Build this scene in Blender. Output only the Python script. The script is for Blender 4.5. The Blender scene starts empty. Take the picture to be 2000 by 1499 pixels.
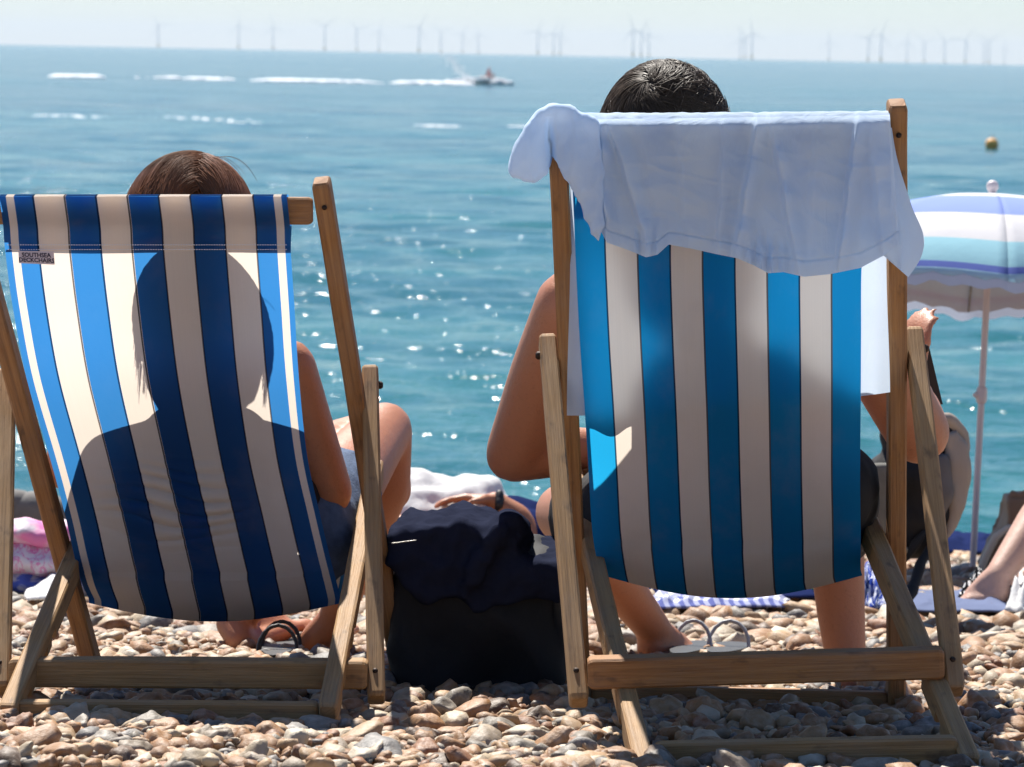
import bpy, bmesh, math, random
import numpy as np
from mathutils import Vector, Matrix, noise

random.seed(7); np.random.seed(7)
scene = bpy.context.scene
COL = scene.collection
R = math.radians

# ------------------------------------------------------------------ camera
FPX, CX, CY = 6500.0, 1000.0, 749.5          # lens in photo pixels (photo is 2000 px wide)
CAMZ = 3.5                                   # eye height above the sea
PITCH, ROLL = math.atan(642.0/6500.0)+.00105, math.atan(40.0/2000.0)   # plus the dip of the sea horizon
R0 = Vector((1, 0, 0)); F = Vector((0, math.cos(PITCH), -math.sin(PITCH))); U0 = Vector((0, math.sin(PITCH), math.cos(PITCH)))
CR = R0*math.cos(ROLL) + U0*math.sin(ROLL); CU = U0*math.cos(ROLL) - R0*math.sin(ROLL)
CAM = Vector((0, 0, CAMZ))
cd = bpy.data.cameras.new('camera'); cam = bpy.data.objects.new('camera', cd); COL.objects.link(cam)
cam.matrix_world = Matrix(((CR.x, CU.x, -F.x, 0), (CR.y, CU.y, -F.y, 0), (CR.z, CU.z, -F.z, CAMZ), (0, 0, 0, 1)))
cd.sensor_width = 36; cd.lens = FPX/2000*36; cd.clip_end = 200000; cd.clip_start = .1
cd.dof.use_dof = True; cd.dof.focus_distance = 5.4; cd.dof.aperture_fstop = 13
scene.camera = cam

# ------------------------------------------------------------------ sky, sun, exposure
SUN_EL, SUN_AZ = R(55), R(-17)               # azimuth from +Y, negative to the left
w = bpy.data.worlds.new('World'); scene.world = w; w.use_nodes = True
nt = w.node_tree; nt.nodes.clear()
sky = nt.nodes.new('ShaderNodeTexSky'); sky.sky_type = 'NISHITA'; sky.sun_disc = False
sky.sun_elevation = SUN_EL; sky.sun_rotation = SUN_AZ; sky.dust_density = .05; sky.air_density = 1.0; sky.ozone_density = 4
bg = nt.nodes.new('ShaderNodeBackground'); bg.inputs['Strength'].default_value = .058
wo = nt.nodes.new('ShaderNodeOutputWorld')
tn = nt.nodes.new('ShaderNodeMix'); tn.data_type = 'RGBA'; tn.blend_type = 'MULTIPLY'; tn.inputs[0].default_value = 1; tn.inputs[7].default_value = (.87, .955, 1.07, 1)   # white balance of the sky
nt.links.new(sky.outputs[0], tn.inputs[6]); nt.links.new(tn.outputs[2], bg.inputs[0]); nt.links.new(bg.outputs[0], wo.inputs[0])
sd = bpy.data.lights.new('sun', 'SUN'); sd.energy = 5.0; sd.angle = R(.53); sd.color = (1, .95, .87)
sun = bpy.data.objects.new('sun', sd); COL.objects.link(sun)
sdir = Vector((math.sin(SUN_AZ)*math.cos(SUN_EL), math.cos(SUN_AZ)*math.cos(SUN_EL), math.sin(SUN_EL)))
sun.rotation_euler = sdir.to_track_quat('Z', 'Y').to_euler(); sun.location = sdir*60
vs = scene.view_settings; vs.view_transform = 'Standard'; vs.look = 'None'; vs.gamma = 1; vs.exposure = .88
try: vs.use_curve_mapping = False
except Exception: pass
scene.cycles.max_bounces = 10; scene.cycles.volume_bounces = 0
scene.cycles.use_denoising = True

# ------------------------------------------------------------------ helpers
def ray(px, py): return F + CR*((px-CX)/FPX) - CU*((py-CY)/FPX)
def P(px, py, Y):                            # the point at world distance Y seen at a photo pixel
    d = ray(px, py); return CAM + d*(Y/d.y)
def gz(y):                                   # beach height
    if y < 11.5: return 2.95 - .1*y
    return 2.95 - 1.15 - .1*(y-11.5) - .028*(y-11.5)**2
def G(px, py, lift=0):                       # where a pixel's ray meets the beach
    d = ray(px, py); t = (2.95+lift-CAMZ)/(d.z+.1*d.y); return CAM + d*t
def project(p):
    v = Vector(p)-CAM; z = v.dot(F); return (CX+FPX*v.dot(CR)/z, CY-FPX*v.dot(CU)/z)

def tag(o, label=None, cat=None, group=None, kind=None):
    if label: o['label'] = label
    if cat: o['category'] = cat
    if group: o['group'] = group
    if kind: o['kind'] = kind
    return o
def empty(name, loc):
    o = bpy.data.objects.new(name, None); COL.objects.link(o); o.location = Vector(loc); o.empty_display_size = .05; return o
def origin(parent):
    v = Vector((0, 0, 0))
    while parent is not None: v = v + parent.location; parent = parent.parent
    return v
def mk(name, verts, faces, mat, parent=None, smooth=True, uv=None, loc=None, col=None):
    """one mesh object from world-space vertices"""
    verts = np.asarray([tuple(v) for v in verts], dtype=float) if not isinstance(verts, np.ndarray) else verts
    o0 = np.array(origin(parent))
    if parent is None and loc is None: c = verts.mean(0); c[2] = verts[:, 2].min(); loc = c
    off = o0 if parent is not None else np.array(loc, dtype=float)
    me = bpy.data.meshes.new(name); me.from_pydata((verts-off).tolist(), [], faces)
    if uv is not None:
        ul = me.uv_layers.new(name='grain'); uvn = np.asarray(uv, dtype=np.float32)
        li = np.zeros(len(me.loops), dtype=np.int32); me.loops.foreach_get('vertex_index', li)
        ul.data.foreach_set('uv', uvn[li].ravel())
    if col is not None:
        a = me.color_attributes.new('tint', 'FLOAT_COLOR', 'POINT'); a.data.foreach_set('color', np.asarray(col, dtype=np.float32).ravel())
    if mat: me.materials.append(mat)
    if smooth: me.polygons.foreach_set('use_smooth', [True]*len(me.polygons))
    me.update()
    o = bpy.data.objects.new(name, me); COL.objects.link(o)
    if parent is not None: o.parent = parent
    else: o.location = loc
    return o
def grid(name, f, nu, nv, mat, parent=None, thick=0, **k):
    """sheet from f(u,v)->point; optional thickness"""
    vs_, uv, fs = [], [], []
    for j in range(nv+1):
        for i in range(nu+1):
            u, v = i/nu, j/nv; vs_.append(tuple(f(u, v))); uv.append((u, v))
    for j in range(nv):
        for i in range(nu):
            a = j*(nu+1)+i; fs.append((a, a+1, a+nu+2, a+nu+1))
    o = mk(name, vs_, fs, mat, parent, uv=uv, **k)
    if thick:
        m = o.modifiers.new('thick', 'SOLIDIFY'); m.thickness = thick; m.offset = 0
    return o
def interp(xs, ys):
    xs = np.array(xs, float); ys = np.array(ys, float)
    m = np.gradient(ys, xs)                  # smooth hermite
    def f(x):
        x = min(max(x, xs[0]), xs[-1]); i = min(max(int(np.searchsorted(xs, x))-1, 0), len(xs)-2)
        h = xs[i+1]-xs[i]; t = (x-xs[i])/h
        return ((2*t**3-3*t**2+1)*ys[i] + (t**3-2*t**2+t)*h*m[i] + (-2*t**3+3*t**2)*ys[i+1] + (t**3-t**2)*h*m[i+1])
    return f
def lin(xs, ys): return lambda x: float(np.interp(x, xs, ys))
def nz(x, y=0, z=0): return noise.noise(Vector((x, y, z)))

# ------------------------------------------------------------------ materials
class M:
    def __init__(s, name):
        s.m = bpy.data.materials.new(name); s.m.use_nodes = True; s.t = s.m.node_tree; s.t.nodes.clear()
        s.out = s.n('ShaderNodeOutputMaterial')
    def n(s, t, **k):
        x = s.t.nodes.new(t)
        for a, b in k.items(): setattr(x, a, b)
        return x
    def l(s, a, b): s.t.links.new(a, b)
    def val(s, x, socket):
        if hasattr(x, 'is_output') or isinstance(x, bpy.types.NodeSocket): s.l(x, socket)
        elif isinstance(x, (tuple, list)) and len(x) == 3 and socket.type == 'RGBA': socket.default_value = (*x, 1)
        else: socket.default_value = x
    def coord(s, kind='Object', scale=(1, 1, 1)):
        if kind == 'grain': c = s.n('ShaderNodeUVMap', uv_map='grain').outputs[0]
        elif kind == 'pos': c = s.n('ShaderNodeNewGeometry').outputs['Position']
        else: c = s.n('ShaderNodeTexCoord').outputs[kind]
        mp = s.n('ShaderNodeMapping'); mp.inputs['Scale'].default_value = scale; s.l(c, mp.inputs[0]); return mp.outputs[0]
    def noise(s, vec, scale, detail=4, rough=.55, dist=0):
        x = s.n('ShaderNodeTexNoise'); s.l(vec, x.inputs['Vector']); x.inputs['Scale'].default_value = scale
        x.inputs['Detail'].default_value = detail; x.inputs['Roughness'].default_value = rough; x.inputs['Distortion'].default_value = dist
        return x.outputs['Fac']
    def ramp(s, fac, stops, mode='LINEAR'):
        x = s.n('ShaderNodeValToRGB'); x.color_ramp.interpolation = mode; e = x.color_ramp.elements
        while len(e) < len(stops): e.new(.5)
        for el, (p, c) in zip(e, stops): el.position = p; el.color = (*c, 1) if len(c) == 3 else c
        s.l(fac, x.inputs[0]); return x.outputs[0]
    def math(s, op, a, b=0.0, c=0.0):
        x = s.n('ShaderNodeMath', operation=op); s.val(a, x.inputs[0]); s.val(b, x.inputs[1]); s.val(c, x.inputs[2]); return x.outputs[0]
    def mix(s, fac, a, b, blend='MIX'):
        x = s.n('ShaderNodeMix', data_type='RGBA', blend_type=blend); s.val(fac, x.inputs[0]); s.val(a, x.inputs[6]); s.val(b, x.inputs[7]); return x.outputs[2]
    def bump(s, h, strength=.3, dist=.01, normal=None):
        x = s.n('ShaderNodeBump'); x.inputs['Strength'].default_value = strength; x.inputs['Distance'].default_value = dist; s.l(h, x.inputs['Height'])
        if normal: s.l(normal, x.inputs['Normal'])
        return x.outputs[0]
    def pbr(s, color, rough=.6, normal=None, **k):
        b = s.n('ShaderNodeBsdfPrincipled'); s.val(color, b.inputs['Base Color']); s.val(rough, b.inputs['Roughness'])
        if normal: s.l(normal, b.inputs['Normal'])
        for a, v in k.items(): s.val(v, b.inputs[a.replace('_', ' ')])
        return b.outputs[0]
    def cloth(s, color, trans=.4, normal=None, rough=.9, gain=1.0):
        """woven cloth: reflects some light, lets some through"""
        d = s.n('ShaderNodeBsdfDiffuse'); t = s.n('ShaderNodeBsdfTranslucent'); x = s.n('ShaderNodeMixShader')
        s.val(color, d.inputs[0]); s.val(color, t.inputs[0]); x.inputs[0].default_value = trans
        if normal: s.l(normal, d.inputs['Normal'])
        s.l(d.outputs[0], x.inputs[1]); s.l(t.outputs[0], x.inputs[2]); return x.outputs[0]
    def done(s, sh): s.l(sh, s.out.inputs[0]); return s.m

def plain(name, c, rough=.6, var=.25, scale=30, bump=.15, **k):
    m = M(name); v = m.coord('Object'); n = m.noise(v, scale)
    c1 = m.mix(n, tuple(x*(1-var) for x in c), tuple(min(1, x*(1+var)) for x in c))
    return m.done(m.pbr(c1, rough, m.bump(m.noise(v, scale*4), bump, .004), **k))

def wood(name, a, b, c):
    m = M(name); g = m.coord('grain', (1, 1, 1))
    st = m.coord('grain', (2.2, 55, 1)); gr = m.noise(st, 1.6, 6, .65, .9)
    fine = m.noise(m.coord('grain', (8, 260, 1)), 1.2, 3, .6)
    blot = m.noise(m.coord('grain', (7, 9, 1)), 1.3, 4, .6)
    col = m.ramp(gr, [(.25, c), (.45, b), (.7, a)])
    col = m.mix(m.math('MULTIPLY', fine, .8), col, tuple(x*.38 for x in b))
    grey = m.ramp(blot, [(.38, (0, 0, 0)), (.68, (1, 1, 1))])
    col = m.mix(m.math('MULTIPLY', grey, .25), col, (.27, .22, .175))
    dark = m.ramp(m.noise(m.coord('grain', (16, 30, 1)), 1.1, 3), [(.60, (0, 0, 0)), (.74, (1, 1, 1))])
    col = m.mix(m.math('MULTIPLY', dark, .65), col, (.05, .03, .02))
    h = m.math('ADD', m.math('MULTIPLY', gr, .6), fine)
    return m.done(m.pbr(col, .68, m.bump(h, .8, .0022)))
WOOD_A = wood('varnished_wood', (.55, .27, .085), (.39, .17, .048), (.18, .075, .020))
WOOD_B = wood('weathered_wood', (.60, .355, .145), (.45, .245, .088), (.21, .11, .038))

def stripes(name, blue, white, line, trans, through, selvedge=True):
    """deck chair canvas: nine stripes across u with dark woven lines and a narrow selvedge"""
    m = M(name); uv = m.n('ShaderNodeUVMap', uv_map='grain').outputs[0]
    sep = m.n('ShaderNodeSeparateXYZ'); m.l(uv, sep.inputs[0]); u = sep.outputs[0]
    E0, EW, E1 = (.05, .9/8.24, .62) if selvedge else (0, 1/8.84, .92)
    edges = ([0, .022, .05] if selvedge else [0, .001, .002]) + [E0 + (i+E1)*EW for i in range(8)] + ([.95, .978] if selvedge else [.998, .999])
    cols = [0, 1] + [i % 2 for i in range(9)] + [1, 0]
    if not selvedge: cols = [0, 0] + [i % 2 for i in range(9)] + [0, 0]
    pat = m.ramp(u, [(e, (c_, c_, c_)) for e, c_ in zip(edges, cols)], 'CONSTANT')
    col = m.mix(pat, blue, white)
    # dark lines where the stripes meet
    f = m.math('FRACT', m.math('ADD', m.math('MULTIPLY', m.math('SUBTRACT', u, E0), 1/EW), 1-E1+.03))
    e1 = m.math('LESS_THAN', f, .055)
    inside = m.math('MULTIPLY', m.math('GREATER_THAN', u, .08), m.math('LESS_THAN', u, .93))
    col = m.mix(m.math('MULTIPLY', m.math('MULTIPLY', e1, inside), .92), col, line)
    weave = m.noise(m.coord('grain', (1, 260, 1)), 3.0, 2); warp = m.noise(m.coord('grain', (420, 2, 1)), 1.0, 2)
    col = m.mix(m.math('MULTIPLY', warp, .35), col, m.mix(.55, col, (.02, .03, .05)))
    soil = m.ramp(m.noise(m.coord('grain', (2.2, 5, 1)), 2.0, 5, .65), [(.5, (0, 0, 0)), (.8, (1, 1, 1))])
    col = m.mix(m.math('MULTIPLY', soil, .22), col, (.33, .25, .17))
    bp = m.bump(m.math('ADD', weave, warp), .12, .001)
    thru = m.mix(m.math('MULTIPLY', m.math('MULTIPLY', e1, inside), .8), m.mix(pat, through, tuple(x*1.08 for x in white)), line)
    d = m.n('ShaderNodeBsdfDiffuse'); t = m.n('ShaderNodeBsdfTranslucent'); x = m.n('ShaderNodeMixShader')
    m.l(col, d.inputs[0]); m.l(bp, d.inputs['Normal']); m.l(thru, t.inputs[0]); x.inputs[0].default_value = trans
    m.l(d.outputs[0], x.inputs[1]); m.l(t.outputs[0], x.inputs[2]); return m.done(x.outputs[0])
CANVAS_L = stripes('blue_striped_canvas', (.014, .048, .15), (.86, .76, .66), (.006, .008, .02), .52, (.05, .29, .72))
CANVAS_R = stripes('teal_blue_striped_canvas', (.006, .13, .33), (.85, .75, .65), (.006, .012, .025), .50, (.02, .48, .92), False)

def cloth_mat(name, c, trans=.35, var=.12, scale=9, wr=.35):
    m = M(name); v = m.coord('Object'); n = m.noise(v, scale, 5); wv = m.noise(v, 420, 1)
    wrk = m.noise(m.coord('Object', (1, 1, .45)), 26, 3, .5, .6)
    col = m.mix(n, tuple(x*(1-var) for x in c), c)
    return m.done(m.cloth(col, trans, m.bump(m.math('ADD', wrk, m.math('MULTIPLY', wv, .06)), wr, .008)))
def jersey():
    m = M('pale_blue_jersey'); v = m.coord('Object'); n = m.noise(v, 14, 5)
    rid = m.noise(m.coord('Object', (1, 1, .5)), 17, 4, .55, 1.2); rid = m.math('SUBTRACT', 1.0, m.math('MULTIPLY', m.math('ABSOLUTE', m.math('SUBTRACT', rid, .5)), 5.0)); rid = m.math('MAXIMUM', rid, 0.0)
    col = m.mix(n, (.62, .75, .92), (.70, .82, .95))
    return m.done(m.cloth(col, .44, m.bump(m.math('ADD', m.math('MULTIPLY', rid, .6), m.math('MULTIPLY', m.noise(v, 500, 1), .08)), .35, .006)))
SHIRT = jersey()
DENIM = plain('blue_denim', (.07, .11, .19), .85, .5, 60, .4)
BLACK = plain('black_fabric', (.008, .008, .010), .8, .3, 20, .3)
JACKET = cloth_mat('navy_nylon', (.024, .028, .050), .0, .3, 8, .7)
NAVY = cloth_mat('navy_cloth', (.02, .03, .10), .05, .3, 8, .5)
WHITECLOTH = cloth_mat('white_cotton', (.82, .81, .80), .2, .05, 9, .5)
GREY_STRAP = plain('grey_rubber', (.35, .36, .37), .45, .15, 40, .1)
DARK_RUBBER = plain('black_rubber', (.015, .015, .016), .55, .3, 40, .2)
STEEL = plain('dull_steel', (.25, .24, .22), .4, .3, 80, .2, Metallic=.9)
RUST = plain('rusty_bolt', (.04, .025, .018), .6, .3, 90, .3, Metallic=.6)

def skin(name, c):
    m = M(name); v = m.coord('Object'); n = m.noise(v, 7, 4); f = m.noise(v, 140, 3)
    col = m.mix(n, tuple(x*.84 for x in c), tuple(min(1, a*b) for a, b in zip(c, (1.1, 1.05, 1.02))))
    col = m.mix(m.math('MULTIPLY', m.ramp(f, [(.56, (0, 0, 0)), (.72, (1, 1, 1))]), .34), col, tuple(x*.6 for x in c))
    return m.done(m.pbr(col, .48, m.bump(m.math('ADD', m.noise(v, 260, 3), m.noise(v, 38, 4)), .35, .0025), Subsurface_Weight=.12, Subsurface_Radius=(.012, .005, .003), Subsurface_Scale=.5))
SKIN_W = skin('tanned_skin', (.43, .175, .085)); SKIN_M = skin('sunburnt_skin', (.46, .195, .105)); SKIN_P = skin('pale_skin', (.58, .35, .26))

def hair_mat(name, c1, c2):
    m = M(name); v = m.coord('grain', (60, 1, 1)); n = m.noise(v, 3, 2)
    return m.done(m.pbr(m.mix(n, c1, c2), .48, Specular_IOR_Level=.28))
HAIR_W = hair_mat('brown_hair', (.03, .012, .006), (.27, .105, .043)); HAIR_M = hair_mat('dark_hair', (.012, .008, .006), (.10, .068, .046))

# ------------------------------------------------------------------ sea
def sea_material():
    m = M('sea_water'); pos = m.coord('pos', (.62, 1, 1))
    gust = m.noise(m.coord('pos', (.30, 1, 1)), .045, 5, .62); patch = m.noise(m.coord('pos', (.45, 1, 1)), .30, 5, .6, .3)
    swell = m.noise(m.coord('pos', (.5, 1, 1)), .22, 3, .6); mid = m.noise(pos, 1.05, 4, .6, .35); small = m.noise(pos, 3.4, 3, .6, .4); tiny = m.noise(pos, 10.0, 2)
    h = m.math('ADD', m.math('ADD', m.math('MULTIPLY', mid, .80), m.math('MULTIPLY', small, .50)), m.math('ADD', m.math('MULTIPLY', tiny, .22), m.math('MULTIPLY', swell, 2.2)))
    bp = m.bump(h, 1.0, .118)
    t = m.math('ADD', m.math('MULTIPLY', gust, .5), m.math('MULTIPLY', patch, .5))
    deep = m.ramp(t, [(.36, (.007, .066, .096)), (.50, (.013, .098, .124)), (.64, (.026, .145, .160))])
    shoal = m.ramp(t, [(.36, (.011, .086, .100)), (.50, (.021, .122, .134)), (.64, (.040, .170, .172))])      # paler over the shallow sandy bed
    sp_ = m.n('ShaderNodeSeparateXYZ'); m.l(m.n('ShaderNodeNewGeometry').outputs['Position'], sp_.inputs[0])
    mr_ = m.n('ShaderNodeMapRange'); mr_.inputs['From Min'].default_value = 20; mr_.inputs['From Max'].default_value = 220; m.l(sp_.outputs[1], mr_.inputs['Value'])
    col = m.mix(mr_.outputs[0], shoal, deep)
    return m.done(m.pbr(col, m.math('ADD', .06, m.math('MULTIPLY', gust, .12)), bp, IOR=1.33, Specular_IOR_Level=.36))
def make_sea():
    ds = [11.5]
    while ds[-1] < 420: ds.append(ds[-1]*1.0042)
    while ds[-1] < 26000: ds.append(ds[-1]*1.04)
    ds = np.array(ds); nc = 300
    us = np.linspace(-1, 1, nc+1)
    us = np.sign(us)*(.34*np.abs(us)+.66*np.abs(us)**7)*1.25      # finer where the lens looks, wide at the sides
    X = ds[:, None]*us[None, :]; Y = np.repeat(ds[:, None], nc+1, 1); Z = np.zeros_like(X)
    rng = np.random.RandomState(3)
    sp = np.maximum(ds*.0042, ds*(.34*1.25/150))[:, None]
    for k in range(46):
        lam = .55*(1.085**k)*(1+.1*rng.rand()); th = rng.normal(R(80), R(38)); ph = rng.rand()*6.28
        a = .0058*lam**.75*(1 if lam < 2.5 else (2.5/lam)**1.1)
        fade = np.clip((lam/sp-3)/3, 0, 1)
        kx, ky = math.cos(th)*6.283/lam, math.sin(th)*6.283/lam
        Z += fade*a*np.sin(kx*X+ky*Y+ph+.6*np.sin(.31*X/lam+ph)+.6*np.sin(.23*Y/lam))
    Z -= (X**2+Y**2)/(2*6.371e6)               # the earth curves away
    v = np.stack([X, Y, Z], -1).reshape(-1, 3); n1 = nc+1
    idx = np.arange((len(ds)-1)*n1).reshape(len(ds)-1, n1)[:, :-1].ravel()
    f = np.stack([idx, idx+1, idx+n1+1, idx+n1], 1)
    o = mk('sea', v, f.tolist(), sea_material(), None, loc=(0, 0, 0)); tag(o, kind='structure')
make_sea()

# ------------------------------------------------------------------ beach
def beach_material():
    m = M('shingle_bed'); pos = m.coord('pos')
    vo = m.n('ShaderNodeTexVoronoi'); vo.inputs['Scale'].default_value = 26; m.l(pos, vo.inputs['Vector'])
    sep = m.n('ShaderNodeSeparateColor'); m.l(vo.outputs['Color'], sep.inputs[0])
    c = m.ramp(sep.outputs[0], [(0, (.32, .19, .10)), (.3, (.45, .31, .19)), (.5, (.2, .15, .12)), (.7, (.5, .43, .34)), (.9, (.3, .3, .3))])
    return m.done(m.pbr(c, .8, m.bump(m.math('SUBTRACT', 1.0, vo.outputs['Distance']), 1.0, .03)))
def make_beach():
    ys = np.concatenate([np.linspace(-6, 11.5, 90), np.linspace(11.8, 24, 30)]); xs = np.concatenate([np.linspace(-60, -5, 20), np.linspace(-4.6, 4.6, 80), np.linspace(5, 60, 20)])
    v = np.array([(x, y, gz(y)-.022+.012*nz(x*1.3, y*1.3)) for y in ys for x in xs]); n1 = len(xs)
    f = [(j*n1+i, j*n1+i+1, (j+1)*n1+i+1, (j+1)*n1+i) for j in range(len(ys)-1) for i in range(n1-1)]
    tag(mk('beach', v, f, beach_material(), None, loc=(0, 0, 0)), kind='structure')
make_beach()

def pebble_material():
    m = M('flint_pebble'); at = m.n('ShaderNodeVertexColor', layer_name='tint').outputs[0]
    oi = m.n('ShaderNodeNewGeometry'); v = m.coord('pos')
    n1 = m.noise(v, 55, 5, .65); n2 = m.noise(v, 170, 3)
    c = m.mix(m.ramp(n1, [(.45, (0, 0, 0)), (.68, (.55, .55, .55))]), at, m.mix(.6, at, (.58, .50, .42)))
    c = m.mix(m.ramp(n1, [(.30, (.6, .6, .6)), (.42, (0, 0, 0))]), c, m.mix(.65, at, (.10, .06, .04)))
    return m.done(m.pbr(c, m.math('ADD', m.math('MULTIPLY', n2, .3), .45), m.bump(m.math('ADD', n1, m.math('MULTIPLY', n2, .4)), .5, .004)))
PEB = pebble_material()
PAL = np.array((1.02, .92, .76))*.62*np.array([(.50, .29, .15), (.44, .24, .115), (.60, .42, .26), (.64, .55, .43), (.72, .68, .61), (.30, .285, .27), (.25, .26, .29), (.16, .10, .065), (.36, .17, .085), (.42, .36, .30), (.55, .37, .22)])
PALP = np.array([.17, .15, .13, .11, .06, .08, .06, .07, .08, .04, .05])
def ico(sub, seed):
    bm = bmesh.new(); bmesh.ops.create_icosphere(bm, subdivisions=sub, radius=1)
    off = Vector((seed*3.7, seed*1.3, 0))
    for v in bm.verts:
        d = v.co.normalized()
        k = 1 + .38*noise.noise(d*1.0+off) + .24*noise.noise(d*2.3+off)
        v.co = d*k
        # chipped facets, as flint has
        for q in range(3):
            nn = Vector((math.sin(seed*5+q*2), math.cos(seed*3+q*4), math.sin(seed+q*1.7))).normalized(); e = v.co.dot(nn)-.72
            if e > 0: v.co -= nn*e*.8
    vv = np.array([tuple(v.co) for v in bm.verts]); ff = np.array([[x.index for x in f.verts] for f in bm.faces]); bm.free(); return vv, ff
ICO = [ico(2, s) for s in range(14)]; ICO3 = [ico(3, s) for s in range(14)]
def rotm(rx, ry, rz):
    return np.array(Matrix.Rotation(rz, 3, 'Z') @ Matrix.Rotation(ry, 3, 'Y') @ Matrix.Rotation(rx, 3, 'X'))
def pebbles():
    rng = np.random.RandomState(11); spots = []
    def lay(y0, y1, sp, size, zl):
        y = y0
        while y < y1:
            hw = .17*y+.32; x = -hw
            while x < hw:
                px_, py_ = x+rng.uniform(-.5, .5)*sp, y+rng.uniform(-.5, .5)*sp
                s = size*np.exp(rng.normal(0, .44)); s = min(s, size*2.3)
                spots.append((px_, py_, s, zl)); x += sp
            y += sp
    lay(4.45, 7.0, .0218, .0104, -.006); lay(7.0, 11.9, .043, .020, -.004)
    lay(4.45, 6.8, .043, .0134, .002)          # larger loose stones lying on top
    big = []; V, Fc, C = [], [], []; base = 0; fr = []
    for (x, y, s, zl) in spots:
        vi = rng.randint(14); vv, ff = ICO[vi]
        sc = np.array([s*rng.uniform(.9, 1.5), s*rng.uniform(.8, 1.1), s*rng.uniform(.5, .85)])
        rm = rotm(rng.normal(0, .35), rng.normal(0, .35), rng.uniform(0, 6.28))
        z = gz(y)+zl+.012*nz(x*1.3, y*1.3)+rng.uniform(-.006, .006)
        # shingle heaped up a little towards the camera
        z += .018*max(0, min(1, (5.08-y)/.3)) if x < .15 else 0
        c = PAL[rng.choice(len(PAL), p=PALP)]*rng.uniform(.8, 1.15)
        fr.append((x, y, z, s, sc, rm, c, vi, ff))
    # the 300 that show largest are stones of their own
    def size_px(t):
        q = project((t[0], t[1], t[2]))
        return t[3]/t[1] if (0 < q[0] < 2000 and q[1] < 1505 and t[1] < 5.6) else 0
    order = sorted(range(len(fr)), key=lambda i: -size_px(fr[i])); single = set(order[:300])
    words = ['orange tan', 'rust tan', 'sandy', 'cream', 'off white', 'grey', 'blue grey', 'dark brown', 'red brown', 'stone grey', 'honey coloured']
    for i, (x, y, z, s, sc, rm, c, vi, ff) in enumerate(fr):
        vv, ff = (ICO3 if i in single else ICO)[vi]
        w_ = (vv*sc)@rm.T
        if i in single:
            k = int(np.argmin(((PAL-c)**2).sum(1)))
            o = mk('pebble', w_+np.array((x, y, z)), ff.tolist(), PEB, None, loc=(x, y, z), col=np.tile([*c, 1], (len(vv), 1)))
            px_ = project((x, y, z)); rank = order.index(i)
            size = 'very large' if rank < 40 else ('large' if rank < 130 else 'middling'); bright = 'pale ' if c.mean() > PAL[k].mean()*1.04 else ('darker ' if c.mean() < PAL[k].mean()*.9 else '')
            where = ('by the left chair\'s outer foot' if px_[0] < 250 else 'before the left chair\'s middle' if px_[0] < 500 else 'by the left chair\'s inner foot' if px_[0] < 760 else 'before the black bag' if px_[0] < 1110 else 'under the right chair\'s inner half' if px_[0] < 1500 else 'under the right chair\'s outer half' if px_[0] < 1880 else 'right of the right chair')
            if px_[1] > 1455: where += ', at the bottom edge'
            elif px_[1] < 1390: where += ', further back'
            tag(o, size+' '+bright+words[k]+' pebble '+where, 'pebble', 'foreground pebbles')
        else:
            V.append(w_+np.array((x, y, z))); Fc.append(ff+base); C.append(np.tile([*c, 1], (len(vv), 1))); base += len(vv)
    V = np.concatenate(V); Fc = np.concatenate(Fc); C = np.concatenate(C)
    me = bpy.data.meshes.new('shingle'); me.vertices.add(len(V)); me.vertices.foreach_set('co', V.astype(np.float32).ravel())
    me.loops.add(len(Fc)*3); me.loops.foreach_set('vertex_index', Fc.astype(np.int32).ravel())
    me.polygons.add(len(Fc)); me.polygons.foreach_set('loop_start', np.arange(0, len(Fc)*3, 3, dtype=np.int32))
    me.update(calc_edges=True)
    a = me.color_attributes.new('tint', 'FLOAT_COLOR', 'POINT'); a.data.foreach_set('color', C.astype(np.float32).ravel())
    me.polygons.foreach_set('use_smooth', np.ones(len(Fc), dtype=bool)); me.materials.append(PEB); me.validate()
    o = bpy.data.objects.new('shingle', me); COL.objects.link(o)
    tag(o, 'mass of tan, cream and grey flint pebbles covering the beach', 'shingle', kind='stuff')
pebbles()

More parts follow.
